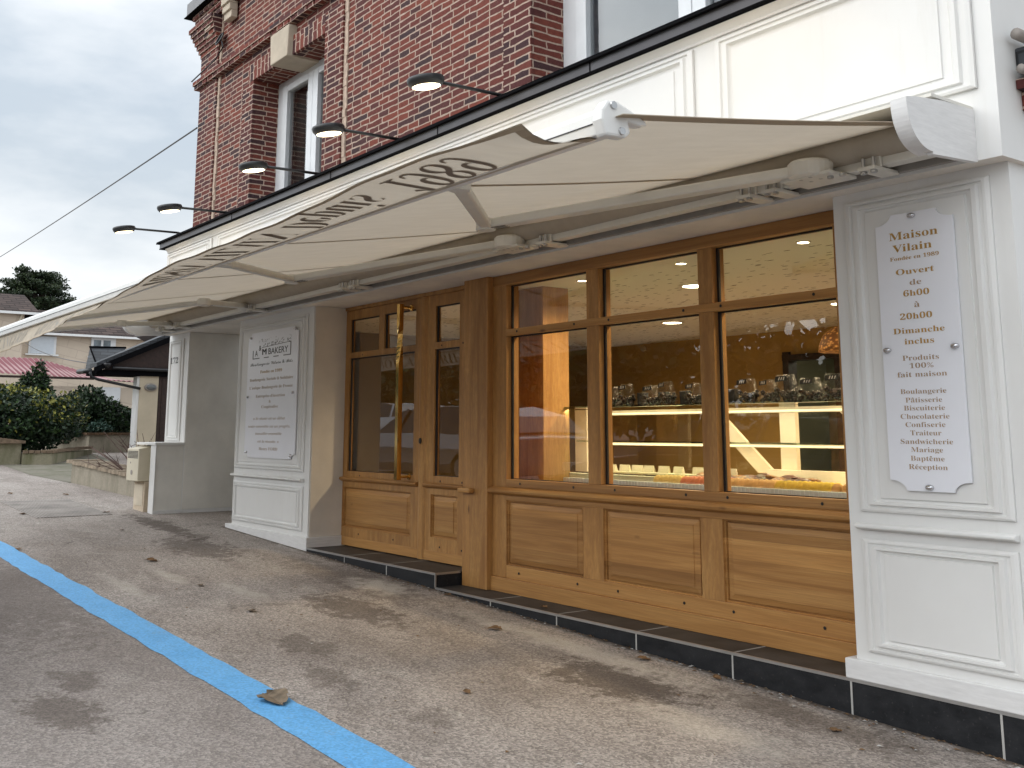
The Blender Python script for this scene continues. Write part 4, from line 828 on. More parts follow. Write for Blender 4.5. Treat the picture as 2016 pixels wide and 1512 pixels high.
# ================================================================== DISPLAY CASE AND WHAT STANDS IN IT
def display():
    t = thing('display_case', (-5.6, 1.15, .16), 'long glass pastry counter with white frame and two glass shelves behind the shop window', 'display case')
    x0, x1, y0, y1 = -7.98, -3.05, 1.14, 1.78
    bm = B(); box(bm, x0, x1, y0, y1, .16, 1.00); obj('cabinet', bm, 'casewhite', t)
    bm = B(); box(bm, x0, x1, y0-.02, y0+.03, 1.045, 1.118)
    for k in range(120): box(bm, x0+.04*k+.01, x0+.04*k+.026, y0-.024, y0-.02, 1.05, 1.113)
    obj('ribbed_edge', bm, 'casewhite', t)
    bm = B(); box(bm, x0, x1, y0+.03, y1, 1.09, 1.112); obj('deck', bm, 'caseframe', t)
    bm = B(); quad(bm, (x0, y0, 1.118), (x1, y0, 1.118), (x1, y0, 1.755), (x0, y0, 1.755)); obj('front_glass', bm, 'glass', t, recalc=False)
    for z, ya in ((1.762, 1.13), (1.448, 1.30)):
        bm = B(); box(bm, x0+(.1 if z > 1.5 else .24), x1, ya, y1-.02, z, z+.012); s = obj('glass_shelf', bm, 'glassgreen', t)
    bm = B(); box(bm, x0+.24, x1, 1.70, 1.74, 1.70, 1.745); box(bm, x0+.24, x1, 1.66, 1.70, 1.415, 1.447); obj('shelf_rail', bm, 'caseframe', t)
    bm = B(); box(bm, x0+.24, x1, 1.62, 1.635, 1.42, 1.436); box(bm, x0+.24, x1, 1.655, 1.668, 1.706, 1.722); obj('shelf_light', bm, 'led', t)
    for xa, xb in ((-8.28, -8.10), (-5.66, -5.50), (-3.9, -3.75)):
        bm = B(); box(bm, xa, xb, 1.745, 1.79, 1.112, 1.76); obj('frame_post', bm, 'caseframe', t)
    for a, b in (((-6.48, 1.742), (-5.86, 1.20)), ((-5.06, 1.742), (-4.45, 1.20))):
        bm = B(); prism(bm, [(a[0]-.09, a[1]), (a[0]+.09, a[1]), (b[0]+.09, b[1]), (b[0]-.09, b[1])], 'y', 1.795, 1.83); obj('frame_brace', bm, 'caseframe', t)
    bm = B(); box(bm, -5.75, x1, 1.66, 1.78, 1.112, 1.235); obj('raised_step', bm, 'caseframe', t)
    for x in (-7.3, -5.9, -4.5):
        for yy, z in ((1.5, 1.41), (1.5, 1.695), (1.165, 1.745)):  # rear rows follow the shelf strips; front row added to brighten the macarons
            l = bpy.data.lights.new('shelf_and_fill_lamp', 'AREA'); l.shape = 'RECTANGLE'; l.size = 1.3; l.size_y = .05; l.energy = 3.2; l.color = (1.0, .82, .58)
            o = bpy.data.objects.new('shelf_and_fill_lamp', l); COL.objects.link(o); o.location = (x, yy, z); o.rotation_euler = (R(22), 0, 0)
    # price cards
    first = None
    for i, x in enumerate((-7.47, -7.29, -7.12, -6.97, -6.78, -6.60, -6.36, -6.0)):
        if first is None:
            bm = B(); prism(bm, [(-.006, 0), (.03, 0), (.012, .06), (.006, .06)], 'x', -.062, .062); c = obj('price_card', bm, 'caseframe'); first = c
        else: c = first.copy(); COL.objects.link(c)
        c.location = (x, 1.50, 1.178); c.rotation_euler = (0, 0, R((-4, 3, 9, -2, 2, -6, 4, 0)[i]))
        tag(c, 'blank cream price card standing in the row at the back of the counter', 'price card', 'price cards in the counter')
    bm = B(); box(bm, -7.6, -5.6, 1.44, 1.58, 1.112, 1.177); tag(obj('card_rack', bm, 'caseframe'), 'low pale wooden riser under the row of price cards', 'riser')
    first = None
    for i in range(14):       # slim slats of the empty tray
        if first is None:
            bm = B(); prism(bm, [(-.05, 0), (-.02, 0), (.05, .03), (.02, .03)], 'z', 0, .012); c = obj('eclair', bm, plain('dark eclair glaze', (.08, .05, .03), .3)); first = c
        else: c = first.copy(); COL.objects.link(c)
        c.location = (-7.75+.095*i, 1.25, 1.16); tag(c, 'slim dark biscuit in the slanting row at the left end of the counter', 'biscuit', 'slim biscuits on the pale tray')
    bm = B(); box(bm, -7.85, -6.40, 1.19, 1.38, 1.112, 1.158); tag(obj('pastry_tray', bm, 'caseframe'), 'pale tray of slim biscuits at the left end of the counter', 'tray')
    # macarons
    bm = B(); lathe(bm, [(.012, 0), (.040, .004), (.046, .016), (.044, .020), (.038, .021), (.038, .028), (.044, .029), (.046, .034), (.038, .046), (.012, .052)], (0, 0, 0), 12)
    proto = obj('macaron', bm, plain('pale yellow macaron', (.62, .42, .10), .7), smooth=True); used = False
    sets = (('pale yellow', -6.54, -6.27, plain('pale yellow macaron shell', (.74, .46, .13), .7), 6), ('coral red', -6.22, -5.79, plain('coral macaron', (.66, .16, .07), .7), 9), ('peach', -5.75, -5.29, plain('peach macaron', (.74, .36, .11), .7), 10), ('bright yellow', -5.24, -4.78, plain('bright yellow macaron', (.76, .43, .03), .7), 10), ('apricot', -4.72, -4.1, plain('apricot macaron', (.62, .28, .08), .7), 8))
    for nm, a, b, m, n in sets:
        me = proto.data.copy(); me.materials.clear(); me.materials.append(m)
        for r in range(2):
            for k in range(n):
                c = proto if not used else proto.copy()
                if used: COL.objects.link(c)
                used = True; c.data = me; c.location = (a+(b-a)*(k+.5*r)/(n-.5), 1.215+.075*r, 1.122); c.rotation_euler = (R(62), 0, R(random.uniform(-8, 8)))
                tag(c, '%s macaron standing in the front row of the counter' % nm, 'macaron', '%s macarons' % nm)
    # dark tarts
    rnd = random.Random(4); first = None; tm = [plain('dark red fruit tart', (.085, .022, .015), .35, var=.5, scale=30), plain('caramel tart', (.26, .10, .03), .4, var=.5, scale=30)]
    for i in range(20):
        if first is None:
            bm = B(); lathe(bm, [(.05, 0), (.085, .006), (.09, .022), (.075, .026), (.06, .034), (.02, .040)], (0, 0, 0), 10); first = c = obj('tart', bm, tm[0])
        else: c = first.copy(); COL.objects.link(c)
        if i % 3 == 1:
            if 'tart_b' not in globals(): globals()['tart_b'] = first.data.copy(); tart_b.materials.clear(); tart_b.materials.append(tm[1])
            c.data = tart_b
        c.location = (-6.30+1.2*(i % 10)/9.5+rnd.uniform(-.02, .02), 1.40+.11*(i//10), 1.135+.02*(i//10)); c.scale = (1.0, .8, rnd.uniform(.8, 1.4)); c.rotation_euler = (R(rnd.uniform(0, 16)), R(rnd.uniform(-10, 10)), rnd.uniform(0, 6))
        tag(c, 'caramel tart among the darker ones in the middle of the counter' if i % 3 == 1 else 'dark red glazed tart in the middle of the counter behind the macarons', 'tart', 'tarts in the counter')
    # clear bags of chocolates on the upper shelf
    clear = NT('clear cellophane'); tr = clear.n('BsdfTransparent', {0: (.93, .93, .93, 1)}); gl = clear.n('BsdfGlossy', {0: (.8, .8, .8, 1), 'Roughness': .28}); cb = clear.n('Bump', {'Height': clear.noise(14, 4), 'Strength': .8, 'Distance': .03}); clear.t.links.new(cb.outputs[0], gl.inputs['Normal'])
    mx = clear.n('MixShader', {0: .055}); clear.t.links.new(tr.outputs[0], mx.inputs[1]); clear.t.links.new(gl.outputs[0], mx.inputs[2]); clear.t.links.new(mx.outputs[0], clear.out.inputs[0]); clear.t.nodes.remove(clear.p)
    choc = plain('dark chocolate pieces', (.020, .012, .009), .65, 0.0, .15, var=.4, scale=30); sticker = plain('black sticker', (.012, .014, .018), .4); inkw = plain('pale sticker print', (.5, .5, .5), .6)
    first = None
    data = ((-7.25, .17), (-7.03, .17), (-6.76, .19), (-6.50, .19), (-6.22, .19), (-5.93, .16), (-5.66, .21), (-5.44, .17), (-5.27, .21), (-5.04, .20), (-4.79, .21), (-4.52, .2), (-4.25, .2))
    tips = ('leftmost of the row', 'second from the left, slim', 'third from the left', 'fourth from the left', 'just left of the right mullion', 'hidden partly by the right mullion', 'first in the right pane', 'small, second in the right pane', 'third in the right pane with a large black sticker', 'fourth in the right pane', 'fifth in the right pane near the pilaster', 'half behind the pilaster', 'behind the pilaster')
    for i, (x, w) in enumerate(data):
        if first is None:
            g = thing('chocolate_bag', (x, 1.32, 1.775), '', 'bag', 'bags of chocolates on the upper glass shelf'); first = g
            bm = B(); P = [[bm.verts.new((dx*(.11-.018*abs(k-1)), dy*(.05 if k < 2 else .05*(1-(k-1)/2.2)), .0+.066*k)) for dx, dy in ((-1,-1),(1,-1),(1,1),(-1,1))] for k in range(4)]
            for a, b in zip(P, P[1:]):
                for k in range(4): bm.faces.new((a[k], a[(k+1) % 4], b[(k+1) % 4], b[k]))
            bmesh.ops.subdivide_edges(bm, edges=bm.edges[:], cuts=2, use_grid_fill=True)
            for v in bm.verts: v.co += Vector((rnd.uniform(-.006, .006), rnd.uniform(-.006, .006), 0))
            local(obj('cellophane', bm, clear.m, g, smooth=True))
            bm = B()
            for k in range(34):
                p = Vector((rnd.uniform(-.085, .085), rnd.uniform(-.03, .03), rnd.uniform(.012, .10)*(.55+.45*rnd.random()))); bmesh.ops.create_icosphere(bm, subdivisions=1, radius=rnd.uniform(.014, .024), matrix=Matrix.Translation(p))
            local(obj('chocolates', bm, choc, g))
            bm = B(); prism(bm, [(-.055, .142), (.045, .150), (.050, .188), (-.050, .180)], 'y', -.066, -.062); st = local(obj('sticker', bm, sticker, g))
            bm = B()
            for k in range(3): prism(bm, [(-.025+.02*k, .154), (-.017+.02*k, .155), (-.008+.02*k, .178), (-.016+.02*k, .177)], 'y', -.068, -.0665)
            local(obj('sticker_print', bm, inkw, st))
        else: g = copy_tree(first); g.location = (x, 1.32+rnd.uniform(-.04, .04), 1.775)
        g['label'] = 'clear bag of dark chocolates, '+tips[i]; g.scale = (w/.2, 1, rnd.uniform(.88, 1.08)); g.rotation_euler = (0, 0, R(rnd.uniform(-14, 14)))
    first = None
    for i, x in enumerate((-6.90, -6.63, -6.37, -5.84)):
        if first is None: bm = B(); prism(bm, [(-.04, 0), (.04, 0), (.047, .115), (-.047, .115)], 'y', -.03, .03); first = c = obj('gift_box', bm, plain('black card box', (.012, .010, .012), .5), bevel=.004)
        else: c = first.copy(); COL.objects.link(c)
        c.location = (x, 1.38, 1.776); tag(c, 'small black card box between the chocolate bags, '+('leftmost', 'second from the left', 'third from the left', 'the one in the right pane')[i], 'box', 'black boxes between the bags')
    # wicker pendant
    p = thing('pendant_lamp', (-5.47, 2.5, 2.23), 'bell shaped orange wicker pendant lamp half hidden by the right pilaster', 'pendant lamp')
    wk = NT('woven wicker'); ww = wk.n('TexVoronoi', {'Vector': wk.map((26, 26, 40)), 'Scale': 1.0}).outputs[0]; wk.base(wk.ramp(ww, (.1, (.62, .30, .09)), (.55, (.16, .06, .015))), .7); wk.set(wk.p, 'Emission Color', wk.ramp(ww, (.1, (.5, .2, .04)), (.5, (.05, .015, .003)))); wk.p.inputs['Emission Strength'].default_value = .5
    bm = B(); lathe(bm, [(.27, 0), (.26, .06), (.22, .15), (.14, .21), (.05, .235)], (-5.47, 2.5, 2.23), 24); obj('wicker_shade', bm, wk.m, p, smooth=True)
    bm = B(); tube(bm, [(-5.47, 2.5, 2.46), (-5.47, 2.5, 2.92)], .008, 6); obj('cord', bm, 'blackpipe', p)
display()

# ================================================================== LEAVES, TREES
def leaf_mesh(bm, c, size, rnd, mi, up=.3):
    d = Vector((rnd.gauss(0, 1), rnd.gauss(0, 1), rnd.gauss(up, .8))).normalized(); s = d.cross(Vector((rnd.gauss(0, 1), rnd.gauss(0, 1), rnd.gauss(0, 1)))).normalized(); l = size*rnd.uniform(.7, 1.3)
    a = bm.verts.new(c); b = bm.verts.new(c+d*l*.5+s*l*.28); e = bm.verts.new(c+d*l); f = bm.verts.new(c+d*l*.5-s*l*.28); q = bm.faces.new((a, b, e, f)); q.material_index = mi
def crown(name, blobs, n, size, mats, parent, pick, rnd, shell=.55, up=.3):
    bm = B(); tot = sum(b[3]*b[4]*b[5] for b in blobs)
    for bx, by, bz, rx, ry, rz in blobs:
        k = int(n*rx*ry*rz/tot)+8
        for _ in range(k):
            while True:
                p = Vector((rnd.uniform(-1, 1), rnd.uniform(-1, 1), rnd.uniform(-1, 1)))
                if shell < p.length < 1: break
            c = Vector((bx+p.x*rx, by+p.y*ry, bz+p.z*rz)); leaf_mesh(bm, c, size, rnd, pick(c, p), up)
    return obj(name, bm, mats, parent, recalc=False)
def clumps(c, r, n, cr, rnd):
    out = []
    for _ in range(n):
        p = Vector((rnd.gauss(0, 1), rnd.gauss(0, 1), rnd.gauss(0, 1))).normalized()*rnd.uniform(.45, 1.0); k = rnd.uniform(.6, 1.25)*cr
        out.append((c[0]+p.x*r[0], c[1]+p.y*r[1], c[2]+p.z*r[2], k, k, k*.8))
    return out
def garden():
    rnd = random.Random(21)
    # big dark laurel with yellow tips in the roadside planter
    t = thing('laurel_bush', (-27, .2, .9), 'large rounded dark evergreen bush with yellow leaves along its top, in the far planter', 'bush')
    bl = clumps((-27.2, .0, 1.80), (1.35, 1.95, .74), 80, .36, rnd)+[(-27.2, .0, 1.78, 1.4, 2.0, .84)]
    def pick(c, p):
        if c.z > 2.42 and rnd.random() < .5 and c.y > -.5: return 2
        if c.z > 1.75 and c.y > .5 and c.z-2.0+.6*(c.y-.5) > 0 and rnd.random() < .22: return 2
        return 1 if rnd.random() < (.25 if c.z > 1.5 else .08) else (2 if rnd.random() < .02 else 0)
    crown('crown', bl, 24000, .10, ['leafdark', 'leafmid', 'leafyellow'], t, pick, rnd, .5)
    bm = B(); [tube(bm, [(-27.4+.2*k, -.5+.3*k, gz(-27)), (-27.4+.3*k, -.4+.4*k, 1.7)], [.05, .02], 6) for k in (-1, 0, 1)]; obj('stem', bm, 'bark', t)
    t = thing('hedge_bush', (-30.5, 3.2, 1), 'dark green bush behind the low wall, between the yellow tipped bush and the porch', 'bush')
    crown('crown', clumps((-30.6, 2.9, 1.98), (1.0, 1.1, .58), 40, .34, rnd)+[(-30.6, 2.9, 1.85, 1.0, 1.2, .72)], 11000, .11, ['leafdark', 'leafmid'], t, lambda c, p: 1 if rnd.random() < .25 else 0, rnd, .5)
    t = thing('hedge_bush', (-31, 4.9, 1), 'lighter green bush beside the porch column', 'bush')
    crown('crown', clumps((-31.2, 4.6, 1.75), (.9, .75, .45), 22, .34, rnd)+[(-31.2, 4.7, 1.7, .9, .9, .5)], 4500, .11, ['leafmid', 'leafyellow', 'leafdark'], t, lambda c, p: rnd.choice((0, 0, 1, 2)), rnd, .45)
    t = thing('low_shrub', (-29.2, 2.6, 1.4), 'low blue green shrub spilling over the brick coping', 'shrub')
    crown('crown', clumps((-29.5, 2.7, 1.58), (.3, .85, .12), 22, .17, rnd), 2600, .075, ['leafblue', 'leafdark'], t, lambda c, p: 1 if rnd.random() < .3 else 0, rnd, .2)
    # little fir behind the bush
    t = thing('fir_tree', (-31.5, 1.9, 1), 'small ragged fir standing before the pink corrugated roof', 'tree')
    bl = []
    for k in range(26):
        h = k/26; a = k*2.4; r = .42*(1-h)**.8; bl.append((-31.5+math.cos(a)*r*.8, 1.55+math.sin(a)*r+.25*h, 2.55+.95*h-.1*r, .22*(1.1-h), .26*(1.1-h), .09))
    crown('crown', bl, 2600, .10, ['leafmid', 'leafdark'], t, lambda c, p: 1 if rnd.random() < .6 else 0, rnd, .1, -.1)
    bm = B(); tube(bm, [(-31.5, 1.5, 1), (-31.5, 1.75, 3.4)], [.06, .01], 6); obj('trunk', bm, 'bark', t)
    # cedar far behind the house
    t = thing('cedar_tree', (-85, 12.6, 1), 'tall dark spreading cedar rising behind the cream house', 'tree')
    bm = B(); bl = []; base = Vector((-85, 12.9, 1))
    tube(bm, [base, (-85, 12.9, 7), (-85, 13.1, 11), (-85, 13.0, 13)], [.5, .4, .22, .06], 8)
    for k in range(46):
        h = 9.0+4.4*(k/46)**.9; a = k*2.39996; L = (1.0-((h-9.0)/4.9)**1.7)*3.5*rnd.uniform(.7, 1.1)+.35
        e = Vector((-85+math.cos(a)*L*.8, 13.0+math.sin(a)*L*1.08, h+rnd.uniform(-.05, .35))); tube(bm, [(-85, 13, h-.6), (Vector((-85, 13, h-.6))+e)/2+Vector((0, 0, .05)), e], [.11, .07, .02], 5)
        for m in range(6):
            q = Vector((-85, 13.0, h-.2)).lerp(e, .35+.65*(m+1)/6); rr = rnd.uniform(.38, .62); bl.append((q.x+rnd.uniform(-.4, .4), q.y+rnd.uniform(-.4, .4), q.z+rnd.uniform(-.05, .18), rr, rr*1.1, rr*.42))
    crown('crown', bl, 24000, .20, ['leafcedar', 'leafdark'], t, lambda c, p: 0 if p.z > -.1 or rnd.random() < .4 else 1, rnd, .25, .2); obj('trunk', bm, 'bark', t)
    # bare shrub behind the low wall
    t = thing('bare_shrub', (-17.6, .6, .55), 'leafless reddish brown shrub of thorny stems behind the brick coped wall', 'shrub'); bm = B()
    for k in range(46):
        b = Vector((-17.7+rnd.uniform(-.6, .5), .55+rnd.uniform(-.2, .25), .62)); dx, dy = rnd.uniform(-1.1, .7), rnd.uniform(-.85, .75); h = rnd.uniform(.35, .92)
        m = b+Vector((dx*.45, dy*.4, h*.55)); e = b+Vector((dx, dy*.9, h)); tube(bm, [b, m, e], [.013, .010, .004], 5)
        for _ in range(2):
            q = m.lerp(e, rnd.random()); tube(bm, [q, q+Vector((rnd.uniform(-.22, .22), rnd.uniform(-.15, .15), rnd.uniform(.04, .2)))], [.006, .002], 4)
    obj('stem', bm, 'twig', t)
    # ---- walls
    def wall(label, outline, z0f, z1, mat, cop, cophang=.05, coph=.06, name='garden_wall'):
        t = thing(name, (outline[0][0], outline[0][1], gz(outline[0][0])), label, 'wall')
        bm = B(); n = len(outline); lo = [bm.verts.new((x, y, gz(x)-.25)) for x, y in outline]; hi = [bm.verts.new((x, y, z1(x)-coph)) for x, y in outline]
        bm.faces.new(lo[::-1]); bm.faces.new(hi)
        for i in range(n): bm.faces.new((lo[i], lo[(i+1) % n], hi[(i+1) % n], hi[i]))
        obj('wall_body', bm, mat, t)
        return t
    def coping(t, a, b, w0, w1, za, zb, mat, step=.17, h=.06):
        """row of bricks laid side by side from a to b"""
        a, b = Vector(a), Vector(b); d = b-a; n = max(1, int(d.length/step)); u = d.normalized(); s = Vector((-u.y, u.x)); bm = B()
        for k in range(n):
            p, q = a+d*(k/n), a+d*((k+1)/n)-u*.012; z = za+(zb-za)*(k+.5)/n+rnd.uniform(-.006, .006)
            P = [p-s*w0, q-s*w0, q+s*w1, p+s*w1]; lo = [bm.verts.new((v.x, v.y, z-h)) for v in P]; hi = [bm.verts.new((v.x, v.y, z)) for v in P]
            bm.faces.new(lo[::-1]); bm.faces.new(hi)
            for i in range(4): bm.faces.new((lo[i], lo[(i+1) % 4], hi[(i+1) % 4], hi[i]))
        obj('coping', bm, mat, t)
    t = wall('low stained garden wall with a slanting row of brick coping, beside the cream meter box', [(-20.25, -.09), (-15.72, .20), (-15.72, .62), (-20.25, .34)], 0, lambda x: .862+(-17.3-x)*.0545, 'stain', None)
    coping(t, (-20.45, -.09), (-15.72, .21), .05, .50, 1.035, .78, m_plaster('yellow grey coping brick', (.28, .225, .165), 7, .35), .16)
    t = wall('mossy low planter wall with brick edging in front of the large bush', [(-25.07, .10), (-24.9, .67), (-28.6, 2.53), (-28.7, 2.3), (-25.3, .55), (-25.4, .10)], 0, lambda x: 1.12, 'mossy', None, name='planter_wall')
    coping(t, (-25.07, .10), (-24.9, .68), .03, .25, 1.125, 1.125, 'coping', .12); coping(t, (-24.9, .68), (-28.6, 2.53), .03, .2, 1.125, 1.16, 'coping', .2)
    t = wall('squat mossy gate pillar with a flat brick cap at the left edge', [(-25.15, -.75), (-25.15, .08), (-25.9, .08), (-25.9, -.75)], 0, lambda x: 1.335, 'mossy', None, name='gate_pillar')
    bm = B(); box(bm, -26.0, -25.05, -.85, .14, 1.28, 1.335); prism(bm, [(-.85, 1.335), (.14, 1.335), (-.35, 1.40)], 'x', -26.0, -25.05); obj('cap', bm, 'coping', t)
    t = wall('cream stained boundary wall with dark brick coping below the bushes', [(-29.0, 2.55), (-29.0, 5.6), (-29.35, 5.6), (-29.35, 2.8), (-32, 2.4), (-32, 2.1)], 0, lambda x: 1.50, 'stain', None, name='boundary_wall')
    coping(t, (-29.0, 2.52), (-29.0, 5.6), .04, .34, 1.505, 1.505, 'copingdark', .14); coping(t, (-32, 2.1), (-29.0, 2.53), .04, .3, 1.505, 1.505, 'copingdark', .25)
garden()

# ---- white wing wall and the meter box in front of it
t = thing('wing_wall', (-15.2, -.2, .4), 'low white rendered wall with a thin cap, projecting before the pilaster numbered 172', 'wall')
bm = B(); box(bm, -15.60, -15.06, -.26, .028, .1, 1.352); box(bm, -15.06, -14.862, -.36, .028, .1, 1.352); obj('wall_body', bm, 'render', t)
bm = B(); box(bm, -15.06, -14.85, -.372, -.36, .40, 1.352); obj('edge_strip', bm, 'white', t)
bm = B(); box(bm, -15.66, -14.83, -.39, .026, 1.352, 1.388); obj('cap', bm, 'white', t, bevel=.005)
bm = B(); box(bm, -14.862, -14.846, -.36, .02, .2, .455); obj('skirting', bm, 'primer', t)
t = thing('meter_box', (-15.45, -.5, .4), 'cream meter box with slotted vent on a pedestal before the white wing wall', 'meter box')
bm = B(); box(bm, -15.62, -15.16, -.40, -.262, .1, .84); obj('pedestal', bm, m_stained('cream pedestal', (.60, .50, .38), (.33, .26, .19)), t, bevel=.006)
bm = B(); box(bm, -15.57, -15.21, -.408, -.40, .50, .79); obj('pedestal_panel', bm, plain('cream hatch', (.60, .52, .40), .6), t, bevel=.004)
bm = B(); prism(bm, [(-.50, .845), (-.262, .845), (-.262, 1.335), (-.30, 1.335), (-.50, 1.298)], 'x', -15.70, -15.18); bx_ = obj('cabinet', bm, 'cream', t, bevel=.008)
bm = B()
for r in range(6):
    for c in range(5): box(bm, -15.66+.092*c, -15.66+.092*c+.078, -.503, -.499, 1.165+.018*r, 1.165+.018*r+.010)
obj('vent', bm, 'gasket', bx_)
bm = B(); lathe(bm, [(.035, 0), (.035, .005)], (-15.46, -.50, .965), 14, 1.2, 1, Matrix.Rotation(R(90), 4, 'X')); lathe(bm, [(.014, 0), (.014, .005)], (-15.52, -.50, 1.10), 10, 1, 1, Matrix.Rotation(R(90), 4, 'X')); obj('lock', bm, 'grate', bx_)

# ================================================================== PORCH, SHED, HOUSE
def porch():
    t = thing('porch', (-28, 3.8, 1), 'dark slate roofed porch with brown boarded gable, cream column and black gutter', 'porch')
    X = -26.0
    bm = B(); tri = [(1.78, 3.04), (7.3, 3.04), (4.54, 4.34)]; prism(bm, [(1.86, 2.96), (7.2, 2.96), (4.54, 4.25)], 'x', X-.1, X-.06); obj('gable_boarding', bm, 'brown', t)
    bm = B()
    for k in range(26): box(bm, 2.3+.18*k, 2.312+.18*k, 0, 0, 0, 0) if False else None
    bm.free()
    bm = B()   # two slopes, thick
    for s in (-1, 1):
        a, b = (4.54, 4.345), (4.54+s*2.76, 3.06)
        P = [a, b, (b[0], b[1]+.10), (a[0], a[1]+.12)]; prism(bm, P if s > 0 else P[::-1], 'x', X-(.5 if s < 0 else 6), X+.05)
    r = obj('roof', bm, 'slate', t)
    bm = B(); a, b = (4.54, 4.36), (1.72, 3.045); prism(bm, [a, b, (b[0], b[1]-.13), (a[0], a[1]-.15)], 'x', X+.05, X+.09); obj('barge_board', bm, 'black', t)
    bm = B(); box(bm, 1.72-.0, 1.72, 0, 0, 0, 0) if False else None; box(bm, X-.9, X, 1.8, 7.3, 2.88, 3.0); obj('soffit', bm, 'black', t)
    bm = B(); tube(bm, [(X+.05, 2.15, 3.05), (X+.05, 7.0, 2.99)], .045, 10); tube(bm, [(X-.9, 1.62, 2.98), (X+.12, 1.62, 2.96)], .06, 8); lathe(bm, [(.05, -.07), (.09, 0), (.10, .06)], (X+.06, 2.02, 3.10), 10); g = obj('gutter', bm, 'blackpipe', t, smooth=True)
    bm = B(); tube(bm, [(X+.12, 1.62, 2.94), (X+.1, 1.66, 2.82), (X+.05, 1.85, 2.76), (X, 2.86, 2.57)], .035, 8); obj('downpipe', bm, 'blackpipe', g, smooth=True)
    # small slated hip beside the gable
    bm = B(); quad(bm, (X-.3, 1.88, 3.12), (X-.3, 2.42, 3.12), (X-1.0, 2.75, 3.62), (X-1.0, 1.88, 3.60)); quad(bm, (X-.3, 1.88, 3.12), (X-1.0, 1.88, 3.60), (X-.8, 1.74, 2.98), (X-.3, 1.66, 2.96)); obj('hip_roof', bm, 'slate', r)
    bm = B(); tube(bm, [(X-.28, 1.87, 3.13), (X-.98, 1.87, 3.61), (X-1.0, 2.76, 3.63)], .025, 6); obj('ridge_trim', bm, 'black', r)
    bm = B(); box(bm, X-.4, X-.05, 2.86, 3.32, .8, 2.88); obj('column', bm, m_plaster('beige column', (.50, .43, .32)), t)
    bm = B(); box(bm, X-.38, X-.07, 2.80, 2.86, .8, 2.87); obj('column_edge', bm, 'white', t)
    bm = B(); box(bm, X-.5, X-.08, 3.34, 7, .8, 2.88)
    for k in range(6): box(bm, X-.08, X-.065, 3.42+.2*k, 3.44+.2*k, .9, 2.86)
    obj('dark_door', bm, 'brown', t)
    l = thing('wall_light', (X-.05, 3.16, 2.60), 'oval grey bulkhead light on the porch column', 'wall light')
    bm = B(); lathe(bm, [(.16, 0), (.15, .035), (.13, .04)], (X-.05, 3.13, 2.61), 20, .62, 1.0, Matrix.Rotation(R(90), 4, 'Y')); obj('frame', bm, 'grate', l, smooth=True)
    bm = B(); lathe(bm, [(.128, .03), (.10, .06), (.03, .072)], (X-.05, 3.13, 2.61), 20, .58, 1.0, Matrix.Rotation(R(90), 4, 'Y')); obj('lens', bm, plain('grey lamp glass', (.13, .14, .14), .2), l, smooth=True)
porch()
def shed():
    t = thing('shed', (-36, 3, 1), 'low cream shed under a pink and white striped corrugated roof', 'shed')
    rm = NT('faded pink corrugated sheet'); sep = rm.n('SeparateXYZ', {0: rm.co()}); w = rm.math('SINE', rm.math('MULTIPLY', sep.outputs[1], 6.28318/.17)); rm.base(rm.mix(rm.ramp(w, (.35, 0.0), (.65, 1.0)), (.19, .050, .062), (.36, .22, .22)), .8)
    bm = B(); n = 150; top = []; bot = []
    for i in range(n+1):
        y = -1.5+8.2*i/n; zt = 3.92 if y < 3.0 else 3.92-(y-3.0)*.27; wv = .022*math.sin(6.28318*y/.17); bot.append(bm.verts.new((-35, y, 3.30-max(0, y-1.4)*.038+wv))); top.append(bm.verts.new((-38, y+.15, max(3.3, zt+.06)+wv)))
    for i in range(n): bm.faces.new((bot[i], bot[i+1], top[i+1], top[i]))
    obj('roof', bm, rm.m, t, smooth=True)
    bm = B(); box(bm, -38, -35.2, -1.5, 6.8, .7, 2.95); obj('wall', bm, 'house', t)
    bm = B(); box(bm, -35.06, -35.0, -1.5, 4.2, 3.17, 3.24); obj('fascia_board', bm, 'brown', t); bm = B(); box(bm, -35.2, -35.15, 4.4, 5.1, 2.35, 2.95); obj('window', bm, 'pvc', t)
shed()
